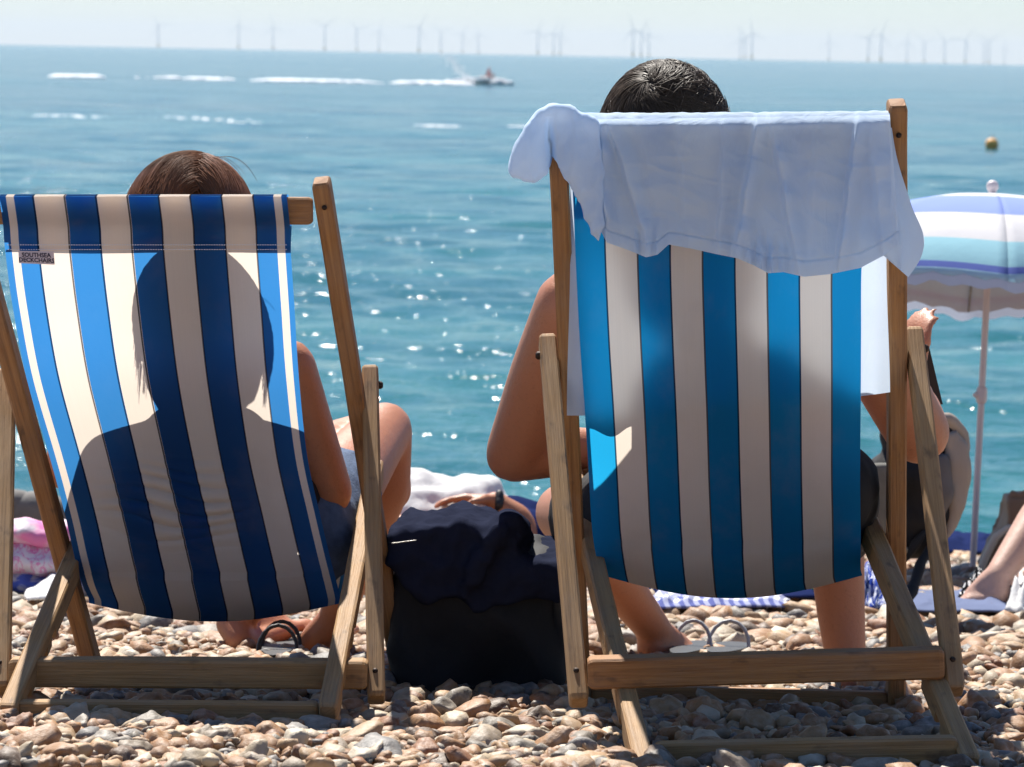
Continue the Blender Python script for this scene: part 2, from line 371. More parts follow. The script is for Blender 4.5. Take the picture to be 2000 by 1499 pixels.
# ------------------------------------------------------------------ deck chairs
def frame_axes(p0, p1, side):
    L = (p1-p0).normalized(); W = (side-L*side.dot(L)).normalized(); N = L.cross(W); return L, W, N
def beam(name, p0, p1, wid, dep, side, mat, parent, round_ends=True, seed=0, notches=None):
    """timber of width wid (along side) and depth dep, edges eased, slightly uneven"""
    L, W, N = frame_axes(p0, p1, side); ln = (p1-p0).length; n = max(6, int(ln/.03)); b = .0035
    prof = [(-wid/2+b, -dep/2), (wid/2-b, -dep/2), (wid/2, -dep/2+b), (wid/2, dep/2-b), (wid/2-b, dep/2), (-wid/2+b, dep/2), (-wid/2, dep/2-b), (-wid/2, -dep/2+b)]
    per = np.cumsum([0]+[math.hypot(prof[(i+1) % 8][0]-prof[i][0], prof[(i+1) % 8][1]-prof[i][1]) for i in range(8)])
    st = [0, .003, .008]+[ln*i/n for i in range(1, n)]+[ln-.008, ln-.003, ln]
    if notches:
        for t in notches: st += [t-.0185, t-.018, t+.018, t+.0185]
    st = sorted(st); vs_, uv, fs = [], [], []
    for k, s in enumerate(st):
        e = min(s, ln-s); sh = 1.0
        if round_ends and e < .0081: sh = .80 if e < .001 else (.93 if e < .005 else 1)
        cut = 0
        if notches:
            for t in notches:
                if abs(s-t) <= .01801: cut = .016
        for i in range(9):
            a, d = prof[i % 8]
            wob = .0009*nz(s*9+seed*7, i % 8*1.7+seed)
            dd = d*sh+(wob if d > 0 else -wob)
            if cut and d > 0: dd -= cut
            vs_.append(p0+L*s+W*(a*sh+wob)+N*dd); uv.append((s+seed*3.1, per[i]+seed*.77))
    m = len(st)
    for k in range(m-1):
        for i in range(8):
            a = k*9+i; fs.append((a, a+1, a+10, a+9))
    fs.append(tuple(range(7, -1, -1))); fs.append(tuple((m-1)*9+i for i in range(8)))
    return mk(name, vs_, fs, mat, parent, smooth=False, uv=uv)
def bolt(p, axis, parent, r=.007, mat=None, name='bolt'):
    axis = axis.normalized(); q = axis.to_track_quat('Z', 'Y'); vs_, fs = [], []
    for (rr, h) in ((r, 0), (r, .004), (r*.6, .0075)):
        for i in range(10): vs_.append(p+q @ Vector((rr*math.cos(i*.6283), rr*math.sin(i*.6283), h)))
    for k in range(2):
        for i in range(10): fs.append((k*10+i, k*10+(i+1) % 10, k*10+10+(i+1) % 10, k*10+10+i))
    fs.append(tuple(range(20, 30)))
    return mk(name, vs_, fs, mat or RUST, parent)
def lerp(a, b, t): return a+(b-a)*t

def deck_chair(spec, label, canvas_mat):
    A, Bf, Cf = spec['A'], spec['B'], spec['C']
    RX = Vector((1, 0, 0))
    base = (A['fl']+A['fr']+Bf['rl']+Bf['rr'])/4; base.z = gz(base.y)
    root = tag(empty('deck_chair', base), label, 'deck chair', 'two wooden deck chairs')
    sd_ = spec['seed']; ins = .037
    # back frame
    for k, (t, f_) in enumerate(((A['tl'], A['fl']), (A['tr'], A['fr']))):
        beam('back_post', f_, t, .030, .046, RX, WOOD_A, root, seed=sd_+k)
    hl, hr = spec['head']; beam('head_rail', hl, hr, .046, .024, Vector((0, 0, 1)), WOOD_A, root, seed=sd_+3)
    fl, fr = lerp(A['fl'], A['tl'], .013)+RX*.0152, lerp(A['fr'], A['tr'], .013)-RX*.0152
    beam('front_foot_rail', fl, fr, .040, .026, Vector((0, 0, 1)), WOOD_A, root, seed=sd_+4)
    # seat frame, notched near its rear end
    for k, (r_, f_) in enumerate(((Bf['rl'], Bf['fl']), (Bf['rr'], Bf['fr']))):
        t = (spec['C']['bl']-Bf['rl']).length if k == 0 else (spec['C']['br']-Bf['rr']).length
        beam('seat_rail', r_, f_, .030, .044, RX, WOOD_B, root, seed=sd_+5+k, notches=[t-.07, t+.07, t+.14])
    beam('rear_foot_rail', spec['rear'][0], spec['rear'][1], .040, .030, Vector((0, 0, 1)), WOOD_B, root, seed=sd_+8)
    beam('knee_rail', Bf['fl']+RX*.0152, Bf['fr']-RX*.0152, .036, .030, Vector((0, 0, 1)), WOOD_B, root, seed=sd_+9)
    # prop frame
    for k, (t, b_) in enumerate(((Cf['tl'], Cf['bl']), (Cf['tr'], Cf['br']))):
        beam('prop_leg', b_, t, .029, .036, RX, WOOD_B, root, seed=sd_+10+k)
    beam('prop_rail', spec['prop'][0], spec['prop'][1], .046, .042, Vector((0, 0, 1)), spec['rail_mat'], root, seed=sd_+13)
    for k, t in enumerate((Cf['tl'], Cf['tr'])):
        s = -1 if k == 0 else 1
        b_ = (Cf['bl'], Cf['br'])[k]; bolt(lerp(t, b_, .05)+RX*s*.0145, RX*s, root)
        bolt(lerp(b_, t, .09)+Vector((0, -.0185, 0)), Vector((0, -1, 0)), root, .005)
        q = A['tr' if k else 'tl']; q2 = A['fr' if k else 'fl']
        bolt(lerp(q, q2, .05)+Vector((0, -.0235, 0)), Vector((0, -1, 0)), root, .0045)
    # canvas sheet: rows run from the head rail down the back, under the seat and up to the knee rail
    rows = spec['rows']; ts = list(range(len(rows)))
    pl = [P(r[0], r[2], r[3]) for r in rows]; pr = [P(r[1], r[2], r[3]) for r in rows]
    k0 = [(Bf['fl']*.92+Bf['fr']*.08), (Bf['fr']*.92+Bf['fl']*.08)]
    low = [pl[-1], pr[-1]]
    for t, up in ((.45, .012), (.8, .022), (1.0, .026)):
        pl.append(lerp(low[0], k0[0], t)+Vector((0, 0, -.05*math.sin(t*math.pi)+ (up if t == 1 else 0)))); pr.append(lerp(low[1], k0[1], t)+Vector((0, 0, -.05*math.sin(t*math.pi)+(up if t == 1 else 0))))
    ts = list(range(len(pl)))
    fl_ = [interp(ts, [p[i] for p in pl]) for i in range(3)]; fr_ = [interp(ts, [p[i] for p in pr]) for i in range(3)]
    T = ts[-1]; bulge = spec['bulge']
    def f(u, v):
        t = v*T; a = Vector([g(t) for g in fl_]); b = Vector([g(t) for g in fr_]); p = lerp(a, b, u)
        m_ = math.sin(math.pi*u); row = t/(len(rows)-1)
        sag = bulge(row)
        p = p + Vector((0, -.55*sag*m_, -sag*m_ if row > .75 else 0))
        p.y += .0016*nz(u*5, t*1.2, sd_)
        if spec.get('wrinkles'):
            q = project(p); x_, y_ = q
            e = max(0, 1-abs(x_-345-.2*(y_-980))/175)*max(0, 1-abs(y_-985)/100)
            ph_ = (y_-.05*(x_-345)+.0007*(x_-345)**2)/27+.9*nz(x_*.006, y_*.012, 6); p.y += .0095*min(1, e*2.2)*(.5+.8*abs(nz(x_*.004, y_*.03, 9)))*(1-2*abs(math.sin(ph_*math.pi))**.55)
        return p
    cv = grid('canvas', f, 72, 460 if spec.get('wrinkles') else 150, canvas_mat, root)
    # the canvas goes over the head rail and is sewn down again on the far side
    topz = lerp(pl[0], pr[0], .5)
    e_ = Vector((0, .042, -.001))
    def hem(u, v):
        if v < .14:                            # over the rail
            t = v/.14; p = lerp(pl[0], pr[0], u); return p+e_*t+Vector((0, 0, .003*math.sin(t*math.pi)))
        t = (v-.14)/.86; row = t*spec['hem_row']; q = f(u, row/T)
        off = .041*(1-max(0, (t-.52)/.48))+.0025 if t > .52 else .0425
        return q+Vector((0, off, 0))
    grid('hem', hem, 48, 40, canvas_mat, cv)
    if spec.get('stitch'):
        th = M('stitch'); th = th.done(th.pbr((.75, .78, .85), .7))
        for rr in (spec['hem_row']-.03, spec['hem_row']-.16):
            vs_, fs = [], []; n = 0
            for i in range(110):
                if rr > spec['hem_row']-.1 or True:
                    u0, u1 = .01+i*.98/110, .01+(i+.62)*.98/110
                    for u_ in (u0, u1):
                        q = f(u_, rr/T)+Vector((0, -.0009, 0)); vs_ += [q+Vector((0, 0, .0006)), q+Vector((0, -.0006, 0)), q+Vector((0, 0, -.0006))]
                    fs += [(n, n+1, n+4, n+3), (n+1, n+2, n+5, n+4)]; n += 6
            mk('stitching', vs_, fs, th, cv)
    return root, cv, f, T

def chair_left():
    A = dict(tl=P(-72, 362, 5.62), tr=P(627, 352, 5.62), fl=G(190, 1338), fr=G(785, 1342))
    B = dict(rl=P(16, 1402, 5.20), rr=P(640, 1400, 5.20)); ml, mr = P(146, 1095, 5.75), P(703, 1075, 5.75)
    for a, b, m_ in (('rl', 'fl', ml), ('rr', 'fr', mr)): B[b] = B[a]+(m_-B[a])*((6.06-5.20)/(5.75-5.20))
    C = dict(tl=P(14, 728, 5.79), tr=P(723, 722, 5.79), bl=P(2, 1350, 5.36), br=P(735, 1368, 5.36))
    rows = [(-2, 560, 384, 5.595), (6, 566, 440, 5.605), (10, 568, 490, 5.618), (25, 575, 600, 5.64), (52, 584, 740, 5.665), (96, 600, 890, 5.68), (128, 626, 1010, 5.685), (146, 645, 1090, 5.70), (160, 658, 1140, 5.73), (172, 664, 1166, 5.775), (178, 664, 1176, 5.84)]
    return deck_chair(dict(A=A, B=B, C=C, seed=1, head=(P(-56, 412, 5.625), P(611, 412, 5.625)), rear=(P(34, 1392, 5.225), P(622, 1396, 5.225)),
        prop=(P(20, 1312, 5.37), P(718, 1316, 5.37)), rows=rows, bulge=lambda r: .03*max(0, min(1, (r-.6)/.35)) if r < 1.3 else 0, hem_row=2.0, stitch=True, wrinkles=True, rail_mat=WOOD_B),
        'weathered deck chair with navy striped canvas on the left, holding the brown-haired sitter', CANVAS_L)
def chair_right():
    A = dict(tl=P(1087, 224, 5.30), tr=P(1752, 200, 5.30), fl=G(1138, 1372), fr=G(1750, 1388))
    B = dict(rl=P(1258, 1512, 4.80), rr=P(1894, 1502, 4.80)); ml, mr = P(1152, 1070, 5.55), P(1702, 1045, 5.55)
    for a, b, m_ in (('rl', 'fl', ml), ('rr', 'fr', mr)): B[b] = B[a]+(m_-B[a])*((5.86-4.80)/(5.55-4.80))
    C = dict(tl=P(1069, 662, 5.47), tr=P(1784, 648, 5.47), bl=P(1131, 1374, 5.02), br=P(1865, 1352, 5.02))
    rows = [(1112, 1728, 236, 5.275), (1116, 1720, 300, 5.288), (1120, 1702, 400, 5.31), (1124, 1684, 500, 5.33), (1132, 1682, 660, 5.36), (1142, 1681, 800, 5.385), (1150, 1680, 930, 5.405), (1156, 1681, 1030, 5.43), (1163, 1681, 1080, 5.46), (1170, 1681, 1112, 5.51), (1174, 1681, 1122, 5.57)]
    return deck_chair(dict(A=A, B=B, C=C, seed=23, head=(P(1102, 262, 5.305), P(1737, 252, 5.305)), rear=(P(1280, 1476, 4.835), P(1868, 1464, 4.835)),
        prop=(P(1148, 1314, 5.03), P(1842, 1294, 5.03)), rows=rows, bulge=lambda r: .036*max(0, min(1, (r-.6)/.35)) if r < 1.3 else 0, hem_row=2.3, rail_mat=WOOD_A),
        'brown wooden deck chair on the right, its top rail hung with the pale blue shirt', CANVAS_R)
chL, cvL, fL, TL_ = chair_left()
chR, cvR, fR, TR_ = chair_right()

# maker's label sewn under the hem of the left chair
def text_mesh(name, s, size, mat, place, parent):
    cu = bpy.data.curves.new('lettering', 'FONT'); cu.body = s; cu.size = size; cu.extrude = 0; cu.resolution_u = 3; cu.align_x = 'CENTER'; cu.align_y = 'CENTER'; cu.space_line = .85; cu.offset = .0003
    o = bpy.data.objects.new('lettering_source', cu); COL.objects.link(o)
    dg = bpy.context.evaluated_depsgraph_get(); me = bpy.data.meshes.new_from_object(o.evaluated_get(dg))
    vs_ = [place(v.co.x, v.co.y) for v in me.vertices]; fs = [tuple(p.vertices) for p in me.polygons]
    bpy.data.objects.remove(o); bpy.data.curves.remove(cu); bpy.data.meshes.remove(me)
    return mk(name, vs_, fs, mat, parent, smooth=False)
def maker_label():
    lm = cloth_mat('label_tape', (.60, .52, .56), .1, .1, 60, .1); ink = plain('label_ink', (.03, .025, .05), .8, .1)
    c0, c1, c2, c3 = P(37, 490, 5.61), P(106, 491, 5.61), P(38, 514, 5.612), P(108, 517, 5.612)
    def at(u, v, off=0):
        p = lerp(lerp(c0, c1, u), lerp(c2, c3, u), v); d = (p-CAM).normalized(); return p-Vector((0, .006+off, 0))
    lab = grid('maker_label', lambda u, v: at(u, v), 6, 3, lm, cvL)
    wd = (c1-c0).length; ht = (c2-c0).length
    text_mesh('label_lettering', 'SOUTHSEA\nDECKCHAIRS', ht*.47, ink, lambda x, y: at(.5+x/wd, .5-y/ht+.02, .0008), lab)
maker_label()

# ------------------------------------------------------------------ bodies
_ib = bmesh.new(); bmesh.ops.create_icosphere(_ib, subdivisions=2, radius=1)
ICO_V = np.array([tuple(v.co) for v in _ib.verts]); ICO_F = [tuple(x.index for x in f.verts) for f in _ib.faces]; _ib.free()
class Blob:
    """closed shells that are later fused into one surface"""
    def __init__(s): s.v = []; s.f = []; s.n = 0
    def add(s, v, f): s.v.append(np.asarray(v, float)); s.f += [tuple(i+s.n for i in q) for q in f]; s.n += len(v)
def ball(bm, c, r, sx=1, sy=1, sz=1): bm.add(ICO_V*np.array((r*sx, r*sy, r*sz))+np.array(c), ICO_F)
def chain(bm, pts):
    """tapered limb through (point, radius[, x-scale])"""
    n = 18
    for k in range(len(pts)):
        p1, r1 = Vector(pts[k][0]), pts[k][1]; s1 = pts[k][2] if len(pts[k]) > 2 else 1
        ball(bm, p1, r1, s1)
        if k == 0: continue
        p0, r0 = Vector(pts[k-1][0]), pts[k-1][1]; s0 = pts[k-1][2] if len(pts[k-1]) > 2 else 1
        L = p1-p0
        if L.length < 1e-5: continue
        a = L.normalized().orthogonal().normalized(); b = L.normalized().cross(a); vs_ = []
        for (p, r, sx) in ((p0, r0, s0), (p1, r1, s1)):
            for i in range(n):
                o = (a*math.cos(i*2*math.pi/n)+b*math.sin(i*2*math.pi/n))*r; vs_.append((p.x+o.x*sx, p.y+o.y, p.z+o.z))
        bm.add(vs_, [(i, (i+1) % n, n+(i+1) % n, n+i) for i in range(n)]+[tuple(range(n-1, -1, -1)), tuple(range(n, 2*n))])
def slab(bm, poly, Y, thick):
    """a thick piece with the given outline (photo pixels at distance Y)"""
    n = len(poly); vs_ = [tuple(P(x, y, Y)) for x, y in poly]+[tuple(P(x, y, Y)+Vector((0, thick, 0))) for x, y in poly]
    b2 = bmesh.new(); vv = [b2.verts.new(v) for v in vs_]
    b2.faces.new(vv[:n]); b2.faces.new(vv[n:][::-1])
    for i in range(n): b2.faces.new((vv[i], vv[n+i], vv[n+(i+1) % n], vv[(i+1) % n]))
    bmesh.ops.triangulate(b2, faces=b2.faces[:]); bmesh.ops.recalc_face_normals(b2, faces=b2.faces[:]); b2.verts.index_update()
    bm.add(vs_, [tuple(v.index for v in f.verts) for f in b2.faces]); b2.free()
def fuse(name, bm, mat, parent=None, voxel=.008, smooth=6, loc=None, warp=None, label=None):
    me = bpy.data.meshes.new('source'); me.from_pydata(np.concatenate(bm.v).tolist(), [], bm.f); o = bpy.data.objects.new('source', me); COL.objects.link(o)
    a = o.modifiers.new('r', 'REMESH'); a.mode = 'VOXEL'; a.voxel_size = voxel
    if smooth: s = o.modifiers.new('s', 'SMOOTH'); s.factor = .5; s.iterations = smooth
    dg = bpy.context.evaluated_depsgraph_get(); m2 = bpy.data.meshes.new_from_object(o.evaluated_get(dg))
    n = len(m2.vertices); v = np.zeros(n*3, dtype=np.float32); m2.vertices.foreach_get('co', v); v = v.reshape(-1, 3).astype(float)
    fs = [tuple(p.vertices) for p in m2.polygons]
    if warp:
        nr = np.zeros(n*3, dtype=np.float32); m2.vertex_normals.foreach_get('vector', nr); nr = nr.reshape(-1, 3)
        v = np.array([warp(Vector(a), Vector(b)) for a, b in zip(v, nr)])
    bpy.data.objects.remove(o); bpy.data.meshes.remove(me); bpy.data.meshes.remove(m2)
    return mk(name, v, fs, mat, parent, loc=loc)
def head_parts(bm, c, s=1.0, tilt=0):
    """cranium, jaw, nose, brow, lips, ears; the face looks out to sea (+Y)"""
    ball(bm, c, .092*s, .86, 1.06, 1.12)
    ball(bm, c+Vector((0, .035, -.065))*s, .058*s, .95, .95, 1.0); ball(bm, c+Vector((0, .055, -.10))*s, .028*s, 1.1, .9, .8)
    chain(bm, [(c+Vector((0, .098, .012))*s, .008*s), (c+Vector((0, .112, -.032))*s, .013*s)])
    for k in (-1, 1):
        ball(bm, c+Vector((k*.032, .082, .022))*s, .016*s, 1.2, .7, .6); ball(bm, c+Vector((k*.04, .072, -.028))*s, .022*s)
        ball(bm, c+Vector((k*.083, -.004, -.02))*s, .026*s, .35, .75, 1.15); ball(bm, c+Vector((k*.012, .089, -.066))*s, .010*s, 1.6, .7, .7)
def eyes(c, s, parent):
    white = plain('eye_white', (.8, .78, .75), .2, .02); iris = plain('eye_iris', (.05, .035, .02), .15, .1)
    for k in (-1, 1):
        for nm, r, off, mt in (('eye', .0125, .0, white), ('iris', .006, .0085, iris)):
            bm = bmesh.new(); bmesh.ops.create_uvsphere(bm, u_segments=12, v_segments=8, radius=r*s)
            p = c+Vector((k*.032, .080+off, .002))*s
            mk(nm, [p+v.co for v in bm.verts], [tuple(x.index for x in f.verts) for f in bm.faces], mt, parent); bm.free()
def hand(bm, wrist, along, palm_n, curl=.5, s=1.0, thumb_side=1):
    """palm, four unequal bent fingers and a thumb from the palm's side"""
    along = along.normalized(); pn = (palm_n-along*palm_n.dot(along)).normalized(); side = along.cross(pn)*thumb_side
    kn = wrist+along*.085*s
    for j, (o_, ln) in enumerate(((.03, .068), (.010, .078), (-.011, .072), (-.030, .056))):
        b = kn+side*o_*s; chain(bm, [(wrist+side*o_*.55*s+along*.012*s, .015*s), (b, .0115*s)])
        d = along.copy(); p = b; r = .0092*s
        for q in range(3):
            d = (d+pn*curl*(.5+.35*q)).normalized(); p2 = p+d*ln*s*(.45, .32, .26)[q]; chain(bm, [(p, r), (p2, r*.92)]); p = p2; r *= .92
    t0 = wrist+along*.025*s+side*.028*s; t1 = t0+(along*.6+side*.75+pn*.2).normalized()*.038*s; t2 = t1+(along*.9+side*.25+pn*.35).normalized()*.032*s
    chain(bm, [(t0, .015*s), (t1, .011*s), (t2, .009*s)])
def foot(bm, ankle, heel, toe, s=1.0):
    d = (toe-heel).normalized(); sd_ = d.cross(Vector((0, 0, 1))).normalized()
    chain(bm, [(ankle, .034*s), (heel+Vector((0, 0, .012)), .030*s)])
    ball_ = lerp(heel, toe, .70); chain(bm, [(ankle+d*.02+Vector((0, 0, -.01)), .034*s), (ball_+Vector((0, 0, .016)), .020*s)])
    for o_ in (-1, 0, 1): chain(bm, [(heel+sd_*o_*.008, .024*s), (ball_+sd_*o_*.024*s, .020*s)])
    for j, (o_, ln) in enumerate(((.030, .058), (.013, .054), (-.002, .047), (-.016, .040), (-.029, .032))):
        chain(bm, [(ball_+sd_*o_*s, .0125*s), (ball_+sd_*o_*1.12*s+d*ln*s, (.0125 if j == 0 else .0085)*s)])

def strands(name, n, seed_fn, step_fn, steps, rad, mat, parent, rs=5):
    rng = np.random.RandomState(rs); vs_, fs, uv = [], [], []
    for i in range(n):
        p, d = seed_fn(rng); h = rng.rand(); r = rad*rng.uniform(.6, 1.3); path = [p]
        L = steps*rng.uniform(.75, 1.1)
        for k in range(int(L)): p, d = step_fn(p, d, k/L, rng, h); path.append(p)
        b = len(vs_)
        for k, q in enumerate(path):
            t = (path[min(k+1, len(path)-1)]-path[max(k-1, 0)]).normalized(); a = t.cross(Vector((.3, .2, .93))).normalized(); c = t.cross(a); rr = r*(1-.75*(k/len(path))**2)
            for j in range(3): vs_.append(q+a*rr*math.cos(j*2.094)+c*rr*math.sin(j*2.094)); uv.append((h*3.0, k/len(path)))
        for k in range(len(path)-1):
            for j in range(3):
                a0 = b+k*3+j; a1 = b+k*3+(j+1) % 3; fs.append((a0, a1, a1+3, a0+3))
    return mk(name, vs_, fs, mat, parent, uv=uv)

def woman():
    Hc = P(370, 452, 5.775)
    root = tag(empty('person', P(410, 1060, 5.84)), 'person with tied-down brown hair and denim shorts lying back in the left deck chair', 'person')
    root['label'] = 'person with long brown hair and denim shorts sitting in the left deck chair'
    bm = Blob(); head_parts(bm, Hc, .95)
    sh_r, el_r = P(562, 716, 5.80), P(646, 962, 5.85); sh_l, el_l = P(190, 745, 5.79), P(128, 915, 5.80)
    up = P(388, 712, 5.785)
    chain(bm, [(Hc+Vector((0, -.01, -.05)), .05), (P(385, 625, 5.765), .052), (up, .06)])
    chain(bm, [(sh_l, .05), (up, .062), (sh_r, .05)])
    chain(bm, [(up, .075, 1.7), (P(395, 830, 5.795), .082, 1.65), (P(405, 940, 5.80), .085, 1.45), (P(415, 1035, 5.83), .10, 1.7)])
    for k in (-1, 1): ball(bm, P(395+k*75, 815, 5.875), .055)
    chain(bm, [(sh_r, .050), (lerp(sh_r, el_r, .5), .045), (el_r, .040), (P(585, 960, 6.02), .034), (P(520, 930, 6.13), .026)])
    hand(bm, P(520, 930, 6.13), Vector((-.7, .7, -.1)), Vector((0, .1, -1)), .35, .95)
    chain(bm, [(sh_l, .050), (el_l, .040), (P(230, 930, 6.0), .034), (P(330, 920, 6.12), .026)])
    hand(bm, P(330, 920, 6.12), Vector((.7, .7, -.1)), Vector((0, .1, -1)), .35, .95, -1)
    hr, hl = P(585, 1046, 5.872), P(258, 1050, 5.872); kr, kl = P(752, 838, 6.42), P(742, 848, 6.50)
    ar, al = P(652, 1212, 6.60), P(452, 1215, 6.64)
    chain(bm, [(hr, .095), (lerp(hr, kr, .5), .078), (kr, .054), (P(752, 950, 6.45), .050), (lerp(P(752, 950, 6.45), ar, .55), .044), (ar, .033)])
    chain(bm, [(hl, .095), (lerp(hl, kl, .5), .078), (kl, .052), (P(770, 960, 6.56), .036), (lerp(P(768, 960, 6.56), al, .6), .042), (al, .033)])
    foot(bm, ar, P(612, 1262, 6.62), P(664, 1226, 6.84)); foot(bm, al, P(470, 1262, 6.60), P(576, 1212, 6.80))
    fuse('body', bm, SKIN_W, root, .0075, 5)
    eyes(Hc, .95, root)
    # shorts and top
    bm = Blob(); chain(bm, [(P(412, 985, 5.815), .096, 1.62), (P(415, 1035, 5.83), .108, 1.75)])
    chain(bm, [(hl, .112), (P(415, 1050, 5.86), .108, 1.5), (hr, .112)])  # hips enlarged so they block sun patches low on the canvas
    for h_, k_ in ((hr, kr), (hl, kl)): chain(bm, [(h_, .104), (lerp(h_, k_, .34), .098)])
    fuse('shorts', bm, DENIM, root, .009, 3, warp=lambda p, n_: p+n_*(.006*nz(p.x*28, p.y*28, p.z*16)))
    bm = Blob(); chain(bm, [(P(390, 770, 5.788), .086, 1.6), (P(395, 830, 5.797), .090, 1.62), (P(405, 940, 5.803), .092, 1.45), (P(412, 980, 5.815), .095, 1.55)])
    chain(bm, [(P(238, 958, 5.802), .086), (P(400, 985, 5.82), .09), (P(555, 975, 5.828), .07)])      # unseen bulk added to keep sun off the lower canvas
    for k in (-1, 1):
        ball(bm, P(395+k*75, 815, 5.88), .062); chain(bm, [(P(388+k*70, 700, 5.78), .052), (P(392+k*75, 790, 5.80), .07)])
    ball(bm, P(250, 1012, 5.80), .08); ball(bm, P(560, 1015, 5.81), .062); fuse('vest_top', bm, BLACK, root, .009, 3)  # the two lower balls are added only to block leftover sun patches
    # hair: a parted cap that falls to the shoulders
    rx, ry, rz_ = .114, .114, .126
    hc = Hc+Vector((0, -.004, .010))
    bm = Blob(); ball(bm, hc, 1, rx*.955, ry*.955, rz_*.965); ball(bm, hc+Vector((0, -.02, -.10)), 1, .095, .07, .12)
    cap = fuse('hair', bm, HAIR_W, root, .007, 3, warp=lambda p, n_: hc+Vector((0, .05, -.2)) if False else p+n_*(.0025*nz(p.x*90, p.y*20, p.z*12)))
    def seed(rng):
        y = rng.uniform(-.09, .085); sgn = 1 if rng.rand() < .55 else -1
        x = .022+rng.normal(0, .006) if rng.rand() < .7 else rng.uniform(-.09, .09)
        q = Vector((x/rx, y/ry, 0)); l2 = q.x**2+q.y**2
        if l2 > .95: q *= .95/math.sqrt(l2); l2 = .9025/1
        p = hc+Vector((q.x*rx, q.y*ry, math.sqrt(max(.02, 1-q.x**2-q.y**2))*rz_))*1.003
        return p, Vector((sgn if abs(x-.022) < .02 else math.copysign(1, x-.02), -.35+rng.normal(0, .2), .05))
    def step(p, d, t, rng, h):
        q = p-hc; nrm = Vector((q.x/rx**2, q.y/ry**2, q.z/rz_**2)).normalized()
        d = d+Vector((0, -.10, -.30))+Vector((rng.normal(0, .05), rng.normal(0, .05), 0)); d = (d-nrm*d.dot(nrm)).normalized() if q.z > -.03 else Vector((d.x*.3, d.y*.3, -1)).normalized()
        p2 = p+d*.0125; q = p2-hc
        if q.z > -.05:
            e = math.sqrt((q.x/rx)**2+(q.y/ry)**2+(q.z/rz_)**2); want = 1.0+.03*h
            p2 = hc+q*(want/e)
        return p2, d
    strands('hair_strands', 3000, seed, step, 16, .0011, HAIR_W, cap, 5)
    # a few wisps that stand off the crown
    def seed2(rng):
        a = rng.uniform(-.4, .9); return hc+Vector((.02+a*.05, rng.uniform(-.05, .02), rz_*.95)), Vector((.9, -.1, .12))
    strands('flyaway_hair', 14, seed2, lambda p, d, t, rng, h: (p+d*.009, (d+Vector((.05, 0, -.16-.1*h))).normalized()), 11, .0005, HAIR_W, cap, 8)
woman()

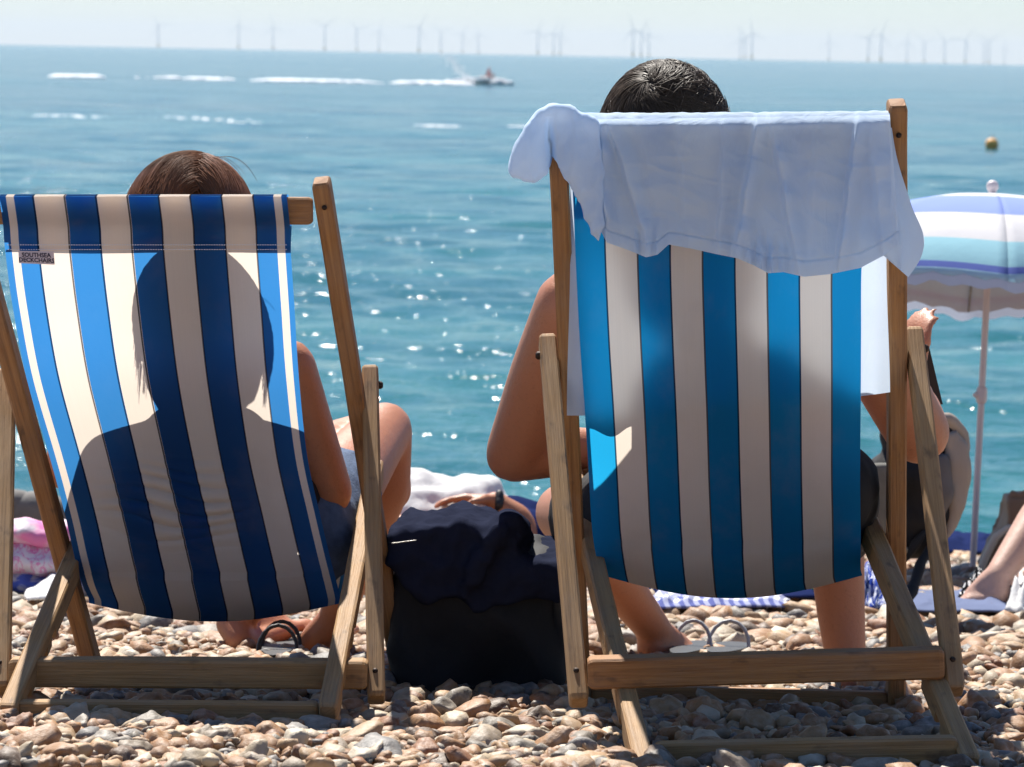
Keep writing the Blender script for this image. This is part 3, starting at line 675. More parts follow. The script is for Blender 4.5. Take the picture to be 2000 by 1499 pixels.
def man():
    Hc = P(1298, 270, 5.475)
    root = tag(empty('person', P(1415, 1030, 5.62)), 'shirtless person with short dark hair sitting in the right deck chair', 'person')
    bm = Blob(); head_parts(bm, Hc, 1.06)
    up = P(1388, 590, 5.51); sl, sr = P(1124, 598, 5.67), P(1660, 606, 5.575)
    chain(bm, [(Hc+Vector((0, -.015, -.06)), .06), (P(1340, 440, 5.475), .06), (up, .08)])
    chain(bm, [(sl, .064), (up, .082), (sr, .064)])
    chain(bm, [(up, .085, 2.0), (P(1395, 720, 5.525), .10, 1.75), (P(1422, 880, 5.55), .10, 1.5), (P(1430, 1015, 5.60), .105, 1.65)])
    el, er = P(1002, 888, 5.82), P(1793, 846, 5.725)
    chain(bm, [(sl, .070), (lerp(sl, el, .45)+Vector((-.004, 0, 0)), .061), (el, .050), (lerp(el, P(1215, 872, 5.90), .35), .047), (P(1215, 872, 5.90), .030)])
    hand(bm, P(1215, 872, 5.90), Vector((.8, .5, .2)), Vector((0, .3, -1)), .3, 1.05, -1)
    wr = P(1776, 752, 5.95)
    chain(bm, [(sr, .068), (lerp(sr, er, .5), .060), (er, .056), (lerp(er, wr, .45), .048), (wr, .028)])
    hand(bm, wr, Vector((.12, .25, 1)), Vector((.75, .6, 0)), .40, .95, 1)
    hl, hr = P(1245, 1015, 5.66), P(1590, 1012, 5.645); kl, kr = P(1102, 1002, 6.42), P(1606, 905, 6.16)
    al, ar = P(1282, 1236, 6.76), P(1652, 1290, 6.09)
    chain(bm, [(hl, .10), (lerp(hl, kl, .5), .082), (kl, .058), (lerp(kl, al, .38), .056), (lerp(kl, al, .7), .044), (al, .036)])
    chain(bm, [(hr, .10), (lerp(hr, kr, .5), .082), (kr, .058), (P(1634, 1080, 6.12), .052), (P(1642, 1190, 6.11), .046), (ar, .038)])
    foot(bm, al, P(1272, 1270, 6.74), P(1362, 1284, 6.86), 1.08); foot(bm, ar, P(1650, 1350, 6.03), P(1722, 1338, 6.23), 1.08)
    fuse('body', bm, SKIN_M, root, .0075, 5)
    eyes(Hc, 1.06, root)
    bm = Blob(); chain(bm, [(P(1410, 960, 5.585), .108, 1.6), (P(1415, 1015, 5.61), .112, 1.8)]); chain(bm, [(hl, .107), (P(1415, 1030, 5.64), .105, 1.5), (hr, .107)]); chain(bm, [(P(1618, 955, 5.53), .088), (hr, .107)]); chain(bm, [(P(1300, 955, 5.57), .080), (hl, .107)])  # side lumps above the hips are added to stop sun reaching the canvas
    for h_, k_ in ((hr, kr), (hl, kl)): chain(bm, [(h_, .107), (lerp(h_, k_, .5), .094)])
    fuse('swim_shorts', bm, BLACK, root, .009, 3, warp=lambda p, n_: p+n_*(.006*nz(p.x*26, p.y*26, p.z*14)))
    # short hair growing out of a crown at the upper left
    rx, ry, rz_ = .106, .116, .122; hc = Hc+Vector((0, -.004, .004))
    bm = Blob(); ball(bm, hc, 1, rx*.965, ry*.965, rz_*.965); ball(bm, hc+Vector((0, -.03, -.06)), 1, .088, .075, .075)
    cap = fuse('hair', bm, HAIR_M, root, .007, 3)
    crown = Vector((-.30, -.62, .72)).normalized()
    def onell(u): return Vector((u.x*rx, u.y*ry, u.z*rz_))
    def seed(rng):
        while True:
            u = Vector(rng.normal(0, 1, 3)).normalized()
            if u.z > -.55 and u.y < .75: break
        c = crown; r_ = (u-c*u.dot(c))
        if r_.length < 1e-3: r_ = Vector((1, 0, 0))
        r_ = r_.normalized(); sw = c.cross(r_)
        cl = Vector((nz(u.x*9, u.y*9, u.z*9), nz(u.x*9+7, u.y*9, u.z*9), nz(u.x*9, u.y*9+5, u.z*9)))
        d = (r_*.8+sw*(.95 if u.x < c.x+.35 else .5)+cl*1.1+Vector((-.25, 0, .1))+Vector(rng.normal(0, .16, 3))).normalized()
        return hc+onell(u)*.985, d
    def step(p, d, t, rng, h):
        q = p-hc; nrm = Vector((q.x/rx**2, q.y/ry**2, q.z/rz_**2)).normalized()
        d = (d-nrm*d.dot(nrm)).normalized()
        d = (d+Vector((0, 0, -.06))+nrm*(.16-.22*t+.1*h)).normalized(); return p+d*.0062, d
    strands('hair_strands', 7500, seed, step, 8, .0008, HAIR_M, cap, 9)
    return wr
man()

# book in the right sitter's hand: cover, page block
def book():
    root = tag(empty('book', P(1770, 800, 5.93)), 'open book with dark cover held up by the shirtless sitter beside the right post', 'book')
    cov = plain('book_cover', (.03, .03, .035), .5, .2); pg = plain('book_pages', (.72, .68, .60), .8, .08, 200)
    q = [P(1690, 626, 6.09), P(1799, 634, 6.06), P(1836, 790, 6.07), P(1712, 800, 6.10)]
    def slab(name, a, b, mat, par, sh=0):
        n = Vector((.25, -1, .1)).normalized(); c = sum(q, Vector())/4; vs_ = []
        for off in (a, b):
            for p in q: vs_.append(c+(p-c)*(1-sh)+n*off)
        return mk(name, vs_, [(3, 2, 1, 0), (4, 5, 6, 7)]+[(i, (i+1) % 4, 4+(i+1) % 4, 4+i) for i in range(4)], mat, par, smooth=False)
    slab('cover', -.002, 0, cov, root); slab('pages', .0006, .0115, pg, root, .04); slab('cover', .012, .014, cov, root)
book()

# ------------------------------------------------------------------ shirt over the right chair
def shirt():
    root = tag(empty('shirt', P(1420, 240, 5.26)), 'pale blue T-shirt draped over the top rail of the right deck chair', 'shirt')
    hemf = lin([1108, 1150, 1185, 1225, 1262, 1284, 1306, 1350, 1400, 1440, 1475, 1500, 1530, 1570, 1620, 1680, 1725, 1757],
                  [330, 405, 474, 488, 503, 498, 478, 486, 497, 505, 520, 534, 532, 541, 536, 524, 500, 476])
    folds = [(1174, 1184, .024, 10), (1186, 1272, .026, 15), (1480, 1436, .034, 12), (1506, 1560, .020, 14), (1678, 1636, .030, 11), (1702, 1726, .014, 16), (1414, 1404, .010, 9), (1250, 1300, .010, 26), (1330, 1345, .008, 20), (1600, 1585, .009, 22), (1742, 1752, .012, 9)]
    topf = lin([1108, 1170, 1300, 1480, 1600, 1738], [226, 233, 232, 229, 227, 225])
    rt = .03
    def back(u, v):
        xt = 1112+(1738-1112)*u; xb = 1104+(1757-1104)*u
        yt = topf(xt); yb = hemf(xb); y = yt+(yb-yt)*v; x = xt+(xb-xt)*v
        Y = 5.262-.004*v
        hang = min(1, v*3.5)
        for a, b, amp, wd in folds:
            c = a+(b-a)*v+4*nz(v*5, a*.1); e = (x-c)/wd; e = e/.45 if e < 0 else e/1.7
            Y -= amp*(.35+.65*hang)*math.exp(-e*e)*(1 if v < .8 else 1-.4*(v-.8)/.2)*(.75+.5*nz(v*6, a*.07, 2))
        # gathered hem
        for c, amp, wd in ((1262, .022, 26), (1492, .024, 34)):
            e = (x-c)/wd; Y -= amp*math.exp(-e*e)*max(0, (v-.72)/.28)*(1+.5*math.sin(x*.28))
        Y += .006*nz(x*.012, y*.02, 3)+.002*nz(x*.03+y*.012, y*.03, 8)-.0014*max(0, 1-abs(nz(x*.011-y*.02, y*.016+x*.004, 5))*4)*min(1, v*3)
        Y += .0022*math.exp(-((v-.90)/.007)**2)-.0012*(v > .90)      # stitched hem
        if v < .06: Y += .02*(1-v/.06)**2
        return P(x, y, Y)
    body = grid('back_panel', back, 300, 130, SHIRT, root)
    # seam above the hem
    def front(u, v):                           # the half that hangs on the far side of the canvas
        xt = 1112+(1738-1112)*u; xb = 1112+(1734-1112)*u; yb = 812+(764-812)*u+6*math.sin(u*9); y = 229+(yb-229)*v; x = xt+(xb-xt)*v
        if u > .5: x -= 3*math.sin(v*3)
        Yc = lin([229, 300, 500, 660, 800, 830], [5.335, 5.348, 5.358, 5.383, 5.408, 5.412])(y)
        x += 5*math.sin(v*5+u*3)*v; return P(x, y, Yc+.006*math.sin(u*46+v*2)*v)
    grid('front_panel', front, 90, 60, SHIRT, root)
    def over(u, v):
        a, b = back(u, 0), front(u, 0); p = lerp(a, b, v); p.z += (.008+.002*nz(u*30, v*2, 4))*math.sin(v*math.pi)**.7; return p
    grid('fold_over_rail', over, 300, 10, SHIRT, root)
    # sleeve hanging beside the right post
    lef = interp([252, 330, 430, 500, 545], [1700, 1698, 1696, 1700, 1740]); rig = interp([252, 300, 400, 478, 505, 545], [1742, 1750, 1780, 1805, 1798, 1772])
    def sl(u, v):
        y = 250+(v*292); x = lef(y)+(rig(y)-lef(y))*u
        yy = y-(1-u)*32*v
        return P(x, yy, 5.2745-.012*math.sin(u*3.0)*v-.010*math.exp(-((u-.62)/.12)**2)*v)
    grid('sleeve', sl, 40, 50, SHIRT, root)
    # sleeve thrown over the top of the left post, two lobes with a deep crease between
    bm = Blob()
    slab(bm, [(1168, 240), (1140, 224), (1112, 211), (1082, 207), (1052, 220), (1026, 254), (1006, 294), (995, 330), (1003, 345), (1026, 353), (1056, 350), (1068, 332), (1072, 296), (1080, 296), (1092, 318), (1112, 352), (1130, 386), (1150, 432), (1170, 476), (1176, 440), (1178, 380), (1174, 300)], 5.232, .085)
    def wp(p, n_):
        x, y = project(p); k = max(0, min(1, (y-225)/50))
        cr = math.exp(-((x-1075-.08*(y-290))/6)**2)*k
        p = p+Vector((0, .055*cr, 0))
        # puffed lobes and pulled wrinkles
        p = p-Vector((0, .018*math.exp(-((x-1035)/26)**2-((y-300)/55)**2)+.016*math.exp(-((x-1122)/24)**2-((y-310)/70)**2), 0))
        wr_ = 1-abs(nz(x*.020+y*.012, y*.006-x*.02, 3))*2
        w2 = max(0, 1-abs(nz(x*.03+y*.02, y*.012-x*.03, 7))*4)
        return p+n_*(004e-3*wr_+.0015*w2+.002*nz(p.x*60, p.y*30, p.z*45))
    fuse('sleeve', bm, SHIRT, root, .004, 14, warp=wp)
shirt()

# ------------------------------------------------------------------ bag and jacket between the chairs
def bag():
    gy = 5.86
    root = tag(empty('bag', G(940, 1368)), 'large black bag standing on the shingle between the two deck chairs', 'bag')
    bm = Blob(); slab(bm, [(800, 1095), (772, 1160), (762, 1250), (776, 1335), (820, 1370), (900, 1380), (1000, 1384), (1075, 1372), (1112, 1335), (1122, 1240), (1108, 1140), (1060, 1090), (940, 1080), (850, 1082)], 5.80, .26)
    def wp(p, n_):
        r1 = 1-abs(nz(p.x*5+1, p.y*5, p.z*4))*2
        return p+n_*(.030*r1-.02+.016*nz(p.x*11, p.y*10, p.z*9)+.004*nz(p.x*30, p.y*28, p.z*26))
    b = fuse('body', bm, BLACK, root, .010, 45, warp=wp)
    # side handle straps and zip pull
    def strap(name, pts, r, mat):
        bm2 = Blob(); chain(bm2, [(p, r) for p in pts]); return fuse(name, bm2, mat, root, .004, 2)
    strap('handle', [P(800, 1130, 5.86), P(830, 1085, 5.84), P(900, 1080, 5.84), P(930, 1140, 5.86)], .009, BLACK)
    strap('zip_pull', [P(777, 1128, 5.86), P(785, 1136, 5.855), P(790, 1131, 5.855)], .003, STEEL)
    jk = tag(empty('jacket', P(930, 1080, 5.9)), 'crumpled navy jacket lying over the top of the black bag', 'jacket')
    bm = Blob(); slab(bm, [(757, 1050), (790, 1040), (850, 1028), (905, 1022), (955, 1030), (1000, 1046), (1016, 1066), (1018, 1096), (1050, 1096), (1100, 1092), (1112, 1140), (1090, 1182), (1040, 1170), (990, 1192), (930, 1206), (890, 1168), (840, 1178), (785, 1150), (757, 1090)], 5.775, .26)
    chain(bm, [(P(996, 1048, 5.95), .034), (P(992, 1034, 5.80), .030), (P(965, 1056, 5.765), .026), (P(938, 1100, 5.76), .024), (P(905, 1168, 5.765), .014)])   # sleeve that hangs in front
    def wj(p, n_):
        r1 = 1-abs(nz(p.x*8-p.z*7, p.y*4, p.z*9+p.x*5))*2.2; r2 = 1-abs(nz(p.x*20+p.z*12, p.y*12, p.z*18-p.x*8))*2
        return p+n_*(.015*r1-.010+.007*r2+.003*nz(p.x*55, p.y*50, p.z*50))
    fuse('cloth', bm, JACKET, jk, .0055, 34, warp=wj)
    bm2 = Blob(); chain(bm2, [(P(765, 1062, 5.75), .0014), (P(812, 1056, 5.75), .0014)]); fuse('zip', bm2, STEEL, jk, .0012, 0)
bag()

# ------------------------------------------------------------------ sandals
def sandal(name, label, heel, toe, width, strap_h, mats, group='sandals lying by the sitters', arcs=1):
    root = tag(empty(name, lerp(heel, toe, .5)), label, 'sandal', group)
    d = (toe-heel); ln = d.length; d.normalize(); s = d.cross(Vector((0, 0, 1))).normalized(); up = s.cross(d)
    n = 20; out = []
    for i in range(n):
        a = 2*math.pi*i/n; x = math.cos(a); y = math.sin(a); wd = width*(.42+.10*x)
        out.append((.5*ln*x, wd*y))
    vs_ = [lerp(heel, toe, .5)+d*x+s*y+up*h for h in (0, .016) for x, y in out]
    fs = [tuple(range(n-1, -1, -1)), tuple(range(n, 2*n))]+[(i, (i+1) % n, n+(i+1) % n, n+i) for i in range(n)]
    mk('sole', vs_, fs, mats[0], root, smooth=False)
    for k in range(arcs):
        bm = Blob(); c = lerp(heel, toe, .58-.25*k); pts = []
        for i in range(9):
            a = math.pi*i/8; pts.append((c+s*math.cos(a)*width*.46+up*(.012+math.sin(a)*strap_h)+d*.02*math.sin(a), .0045))
        chain(bm, pts); st = fuse('strap', bm, mats[1], root, .003, 2)
    return root
sandal('sandal', 'grey strapped sandal beside the dark-haired sitter\'s foot, its strap standing highest', G(1395, 1290), G(1440, 1268), .095, .055, (DARK_RUBBER, GREY_STRAP))
sandal('sandal', 'grey strapped sandal touching the toes of the dark-haired sitter\'s left foot', G(1320, 1292, .0), G(1372, 1266), .085, .055, (DARK_RUBBER, GREY_STRAP))
EDGE = plain('pale_piping', (.55, .5, .48), .6)
sandal('sandal', 'black sandal with pale edging between the brown-haired sitter\'s feet', G(532, 1296), G(560, 1262), .085, .05, (DARK_RUBBER, DARK_RUBBER), arcs=2)

# ------------------------------------------------------------------ towels, clothes and bags further down the beach
def print_mat(name, fn, trans=.1):
    m = M(name); c = fn(m); v = m.coord('Object')
    return m.done(m.cloth(c, trans, m.bump(m.noise(v, 60, 3), .4, .006)))
def towel(name, label, cat, corners, mat, height=.03, n=40, freq=5, fold=.03):
    """a cloth lying on the shingle: four ground pixels (near-left, near-right, far-right, far-left)"""
    q = [G(*c) for c in corners]; root = tag(empty(name, sum(q, Vector())/4), label, cat)
    def f(u, v, off=0):
        p = lerp(lerp(q[0], q[1], u), lerp(q[3], q[2], u), v)
        e = min(u, 1-u, v, 1-v); k = min(1, e*9)
        p.z = gz(p.y)+.022+height*k*(.6+.5*nz(u*freq, v*freq, len(label)))+fold*k*max(0, nz(u*freq*2.3+3, v*freq*1.2, 2)); p.x += .02*nz(v*6, 1, len(label)); p.y += .02*nz(u*7, 2, len(label)); return p
    grid('cloth', f, n, n, mat, root, thick=.004); return root
def gingham(m):
    uv = m.n('ShaderNodeUVMap', uv_map='grain').outputs[0]; s = m.n('ShaderNodeSeparateXYZ'); m.l(uv, s.inputs[0])
    a = m.math('LESS_THAN', m.math('FRACT', m.math('MULTIPLY', s.outputs[0], 14)), .5); b = m.math('LESS_THAN', m.math('FRACT', m.math('MULTIPLY', s.outputs[1], 5)), .5)
    return m.ramp(m.math('MULTIPLY', m.math('ADD', a, b), .5), [(0, (.78, .78, .80)), (.4, (.35, .37, .52)), (.9, (.12, .14, .34))], 'CONSTANT')
def wavy(c1, c2, sc):
    def g(m):
        n = m.noise(m.coord('grain', (1, 2.2, 1)), sc, 3, .5, 1.5); return m.ramp(n, [(.44, c1), (.50, c2), (.58, c1)])
    return g
def dots(m):
    vo = m.n('ShaderNodeTexVoronoi'); vo.inputs['Scale'].default_value = 22; vo.inputs['Randomness'].default_value = .25
    m.l(m.coord('grain'), vo.inputs['Vector']); return m.ramp(vo.outputs['Distance'], [(0, (.75, .75, .75)), (.30, (.01, .01, .012))], 'CONSTANT')
towel('beach_towel', 'white and navy gingham towel spread beyond the right deck chair', 'towel', [(1270, 1206), (1545, 1202), (1520, 1172), (1250, 1176)], print_mat('gingham_cotton', gingham), .02)
towel('beach_towel', 'dark navy beach towel behind the gingham one under the right canvas', 'towel', [(1190, 1186), (1590, 1184), (1590, 1150), (1190, 1150)], NAVY, .05)
GREEN = cloth_mat('green_cloth', (.015, .09, .05), .05)
towel('folded_cloth', 'dark green cloth peeping out under the right canvas beside the leg', 'cloth', [(1500, 1180), (1600, 1172), (1620, 1140), (1510, 1146)], GREEN, .06)
GREYBLUE = cloth_mat('grey_blue_matting', (.16, .19, .30), .05, .2, 6, .3)
towel('beach_mat', 'grey-blue beach mat lying behind the right prop leg', 'mat', [(1735, 1212), (1972, 1212), (1950, 1172), (1745, 1172)], GREYBLUE, .012, fold=.01)
towel('beach_towel', 'crumpled royal blue and white patterned towel at the end of the beach mat', 'towel', [(1680, 1206), (1745, 1206), (1748, 1160), (1682, 1160)], print_mat('blue_white_print', wavy((.03, .06, .30), (.75, .77, .82), 5)), .06, fold=.07)
towel('scarf', 'black cloth with white polka dots under the bare foot', 'scarf', [(1870, 1192), (2030, 1200), (2040, 1160), (1900, 1158)], print_mat('polka_dots', dots), .035, fold=.05)
towel('beach_towel', 'white towel at the right edge beside the polka-dot cloth', 'towel', [(1962, 1212), (2090, 1215), (2090, 1175), (1985, 1172)], WHITECLOTH, .06, fold=.06)
towel('clothes_pile', 'rumpled navy clothes lying behind the parasol pole', 'clothes', [(1830, 1092), (1952, 1094), (1955, 1066), (1832, 1066)], NAVY, .05, freq=2.2, fold=.02)

def flower_pile():
    """folded towel heap at the left edge: rolled pink top, flowered middle, blue and turquoise folds"""
    def flowers(m):
        vo = m.n('ShaderNodeTexVoronoi'); vo.inputs['Scale'].default_value = 7; m.l(m.coord('Object', (1, 1, 1)), vo.inputs['Vector'])
        n = m.noise(m.coord('Object'), 14, 3, .6, 2.5)
        c = m.ramp(n, [(.46, (.80, .74, .78)), (.52, (.78, .22, .48)), (.57, (.80, .74, .78))])
        return m.mix(m.math('LESS_THAN', vo.outputs['Distance'], .16), c, (.80, .66, .10))
    pink = print_mat('pink_print', lambda m: m.ramp(m.noise(m.coord('Object', (.6, 1, 1)), 11, 3, .5, 1), [(.40, (.80, .74, .77)), (.56, (.80, .26, .50))]))
    fl = print_mat('flower_print', flowers); bl = print_mat('blue_fold_print', lambda m: m.ramp(m.noise(m.coord('Object', (.5, 1, 1.8)), 16, 3, .5, 1), [(.42, (.78, .78, .84)), (.52, (.12, .18, .62))]))
    tq = cloth_mat('turquoise_towelling', (.05, .45, .48), .1)
    def roll(name, label, c, wx, r, ry, mat, cat='towel'):
        root = tag(empty(name, c), label, cat, 'towels heaped at the left edge')
        bm = Blob()
        for i in range(9): ball(bm, c+Vector(((i/8-.5)*wx, 0, .006*math.sin(i*2.1))), r, 1, ry, 1)
        fuse('cloth', bm, mat, root, .012, 4, warp=lambda p, n_: p+n_*(.012*nz(p.x*9, p.y*9, p.z*22)+.006*nz(p.x*28, p.y*20, p.z*30)))
    g = G(60, 1178); Y = g.y+.15
    roll('beach_towel', 'pink and white rolled towel on top of the heap at the left edge', P(50, 1040, Y), .34, .036, 2.0, pink)
    roll('beach_towel', 'white towel printed with pink petals and yellow flower centres in the left heap', P(45, 1092, Y), .40, .046, 2.2, fl)
    roll('beach_towel', 'blue and white patterned towel near the bottom of the left heap', P(50, 1137, Y), .44, .036, 2.4, bl)
    roll('beach_towel', 'turquoise towel lying lowest in the heap at the left edge', P(35, 1170, Y), .46, .024, 3.0, tq)
    towel('paper_bag', 'white sheet flopped in front of the flowered towel heap', 'cloth', [(52, 1190), (112, 1188), (150, 1140), (80, 1150)], WHITECLOTH, .05, freq=1.6, fold=.0)
    stone = plain('grey_canvas', (.16, .15, .14), .85, .4, 12, .6)
    for k, (px, py, r, s, lb) in enumerate(((62, 990, .10, 1.3, 'grey canvas bundle behind the flowered towel heap'), (30, 985, .09, 1.0, 'smaller grey bundle half hidden by the left prop leg'))):
        c = P(px, py+20, 11.2); c.z = gz(11.2)+.08+.02*k
        bm = Blob(); ball(bm, c, r, s, 1, .9); ball(bm, c+Vector((.08, .02, -.03)), r*.8)
        o = fuse('bundle', bm, stone, None, .015, 4, warp=lambda p, n_: p+n_*(.03*nz(p.x*7, p.y*7, p.z*9))); tag(o, lb, 'bundle')
flower_pile()

def backpack():
    Y = 7.7; c = P(1790, 960, Y)
    beige = cloth_mat('beige_canvas', (.42, .36, .31), .05, .25, 10, .5)
    root = tag(empty('backpack', G(1790, 1128)), 'black and beige backpack propped up beyond the right deck chair', 'backpack')
    bm = Blob()
    for a, b, r in ((1760, 850, .05), (1800, 830, .05), (1835, 850, .045), (1740, 930, .06), (1800, 930, .06), (1848, 930, .045), (1745, 1010, .055), (1800, 1010, .055), (1838, 1000, .05), (1760, 1060, .045), (1810, 1060, .045)):
        for d in (0, .06): ball(bm, P(a, b, Y+d), r)
    ball(bm, P(1795, 940, Y+.03), .09, 1, .9, 1.4)
    fuse('body', bm, BLACK, root, .01, 5, warp=lambda p, n_: p+n_*(.008*nz(p.x*14, p.y*14, p.z*12)))
    def pad(name, pts, mat, vx=.007):
        bm = Blob(); chain(bm, pts); return fuse(name, bm, mat, root, vx, 3, warp=lambda p, n_: p+n_*(.005*nz(p.x*25, p.y*25, p.z*18)))
    bm = Blob(); slab(bm, [(1846, 845), (1872, 840), (1894, 872), (1896, 930), (1888, 990), (1868, 1040), (1848, 1060), (1856, 980), (1850, 900)], Y-.05, .06); fuse('side_pocket', bm, beige, root, .008, 5, warp=lambda p, n_: p+n_*(.007*nz(p.x*25, p.y*25, p.z*18)))
    bm = Blob(); slab(bm, [(1700, 905), (1765, 912), (1772, 960), (1748, 1040), (1715, 1050), (1700, 1000)], Y-.10, .05); fuse('side_panel', bm, plain('olive_panel', (.13, .125, .11), .85, .3), root, .008, 16, warp=lambda p, n_: p+n_*(.008*nz(p.x*22, p.y*22, p.z*16)))
    pad('top_flap', [(P(1812, 812, Y-.03), .012), (P(1850, 818, Y-.03), .018), (P(1880, 845, Y-.01), .016), (P(1884, 880, Y-.01), .012)], beige)
    pad('front_pocket', [(P(1838, 900, Y-.05), .02), (P(1842, 960, Y-.055), .026), (P(1830, 1010, Y-.05), .018)], plain('grey_webbing', (.12, .11, .11), .8))
    pad('shoulder_strap', [(P(1805, 1040, Y-.05), .010), (P(1770, 1090, Y-.06), .010), (P(1730, 1110, Y-.06), .010), (P(1705, 1090, Y-.06), .010)], BLACK, .005)
    pad('shoulder_strap', [(P(1830, 1050, Y-.05), .012), (P(1800, 1100, Y-.10), .012), (P(1782, 1150, Y-.16), .014), (P(1775, 1168, Y-.2), .014)], BLACK, .005)
    pad('strap_buckle', [(P(1766, 1080, Y-.075), .006), (P(1768, 1072, Y-.075), .006)], STEEL, .003)
backpack()

def brown_bag():
    Y = 9.6; tan = plain('tan_leather', (.24, .15, .09), .6, .25, 14, .3); cream = plain('cream_piping', (.62, .54, .42), .7, .1)
    root = tag(empty('tote_bag', P(1970, 1105, Y)), 'slumped tan beach bag with cream edging near the right edge', 'bag')
    bm = Blob(); slab(bm, [(1966, 968), (1985, 974), (2000, 968), (2060, 975), (2110, 1010), (2115, 1112), (1918, 1116), (1936, 1068), (1962, 1036), (1972, 1008)], Y-.04, .14)
    fuse('body', bm, tan, root, .010, 5, warp=lambda p, n_: p+n_*(.012*nz(p.x*11, p.y*11, p.z*9)))
    bm = Blob(); chain(bm, [(P(1972, 1030, Y-.06), .010), (P(1945, 1050, Y-.06), .012), (P(1928, 1082, Y-.06), .012), (P(1916, 1112, Y-.06), .012)]); fuse('edging', bm, cream, root, .005, 2)
    bm = Blob(); chain(bm, [(P(1972, 975, Y-.02), .010), (P(1978, 962, Y-.02), .008), (P(1990, 972, Y-.02), .010), (P(2004, 960, Y-.02), .008), (P(2030, 975, Y-.02), .012)]); fuse('rim', bm, tan, root, .005, 2)
brown_bag()

def parasol():
    base = G(1899, 1122); Y = base.y; top = P(1938, 372, Y+.10)
    root = tag(empty('parasol', base), 'blue and white banded beach parasol tilted away on a pale pole', 'parasol')
    pole_m = plain('pale_pole', (.62, .55, .56), .4, .1, 30, .05)
    ax = (top-base).normalized()
    bm = Blob(); chain(bm, [(base-ax*.08, .0105), (top, .0105)]); fuse('pole', bm, pole_m, root, .004, 3)
    bm = Blob(); chain(bm, [(lerp(base, top, .455), .017), (lerp(base, top, .48), .017)]); ball(bm, lerp(base, top, .468)+Vector((-.02, -.01, 0)), .009); fuse('pole_clamp', bm, pole_m, root, .004, 2)
    m = M('banded_canopy'); sep = m.n('ShaderNodeSeparateXYZ'); m.l(m.n('ShaderNodeUVMap', uv_map='grain').outputs[0], sep.inputs[0])
    c = m.ramp(sep.outputs[1], [(0, (.80, .80, .84)), (.28, (.34, .43, .80)), (.54, (.82, .81, .82)), (.76, (.46, .76, .84)), (.92, (.22, .28, .68)), (.96, (.5, .72, .85))], 'CONSTANT')
    canopy_m = m.done(m.cloth(c, .30, m.bump(m.noise(m.coord('Object'), 12, 3), .25, .01)))
    tilt = Matrix.Rotation(R(-8), 3, 'X') @ Matrix.Rotation(R(2), 3, 'Y'); apex = top-ax*.015
    n, Rr, H = 8, .66, .31
    def cp(a, t, drop=0):
        k = a*n/(2*math.pi); fr = k-math.floor(k); flat = math.cos(math.pi/n)/math.cos((fr-.5)*2*math.pi/n)
        r = Rr*math.sin(t*1.28)/math.sin(1.28)*(flat if t > .02 else 1); h = -H*(1-math.cos(t*1.28))/(1-math.cos(1.28))
        h += .02*t*t*math.sin(fr*math.pi); a2 = a+R(-93)
        if t > .97: h -= .006*math.sin(fr*31)
        return apex+tilt @ Vector((r*math.cos(a2), r*math.sin(a2), h))
    grid('canopy', lambda u, v: cp(u*2*math.pi, v), 128, 28, canopy_m, root, thick=.0015)
    lining_m = cloth_mat('grey_lining', (.56, .56, .62), .25)
    grid('lining', lambda u, v: cp(u*2*math.pi, .04+v*.955)+tilt @ Vector((0, 0, -.006)), 128, 20, lining_m, root)
    def val(u, v):
        p = cp(u*2*math.pi, 1.0); return p+tilt @ Vector((0, 0, -v*(.028+.003*math.sin(u*2*math.pi*n*3))))
    grid('valance', val, 192, 4, cloth_mat('pale_valance', (.55, .64, .82), .3), root)
    for i in range(n):
        a = i*2*math.pi/n+1e-4; bm = Blob(); pts = [(cp(a, t)+tilt @ Vector((0, 0, -.006)), .0035) for t in (.03, .25, .5, .75, .99)]; chain(bm, pts)
        fuse('rib', bm, STEEL, root, .003, 1)
    bm = Blob(); ball(bm, top+ax*.012, .020); chain(bm, [(top-ax*.02, .012), (top, .010)]); fuse('finial', bm, pole_m, root, .004, 3)
parasol()

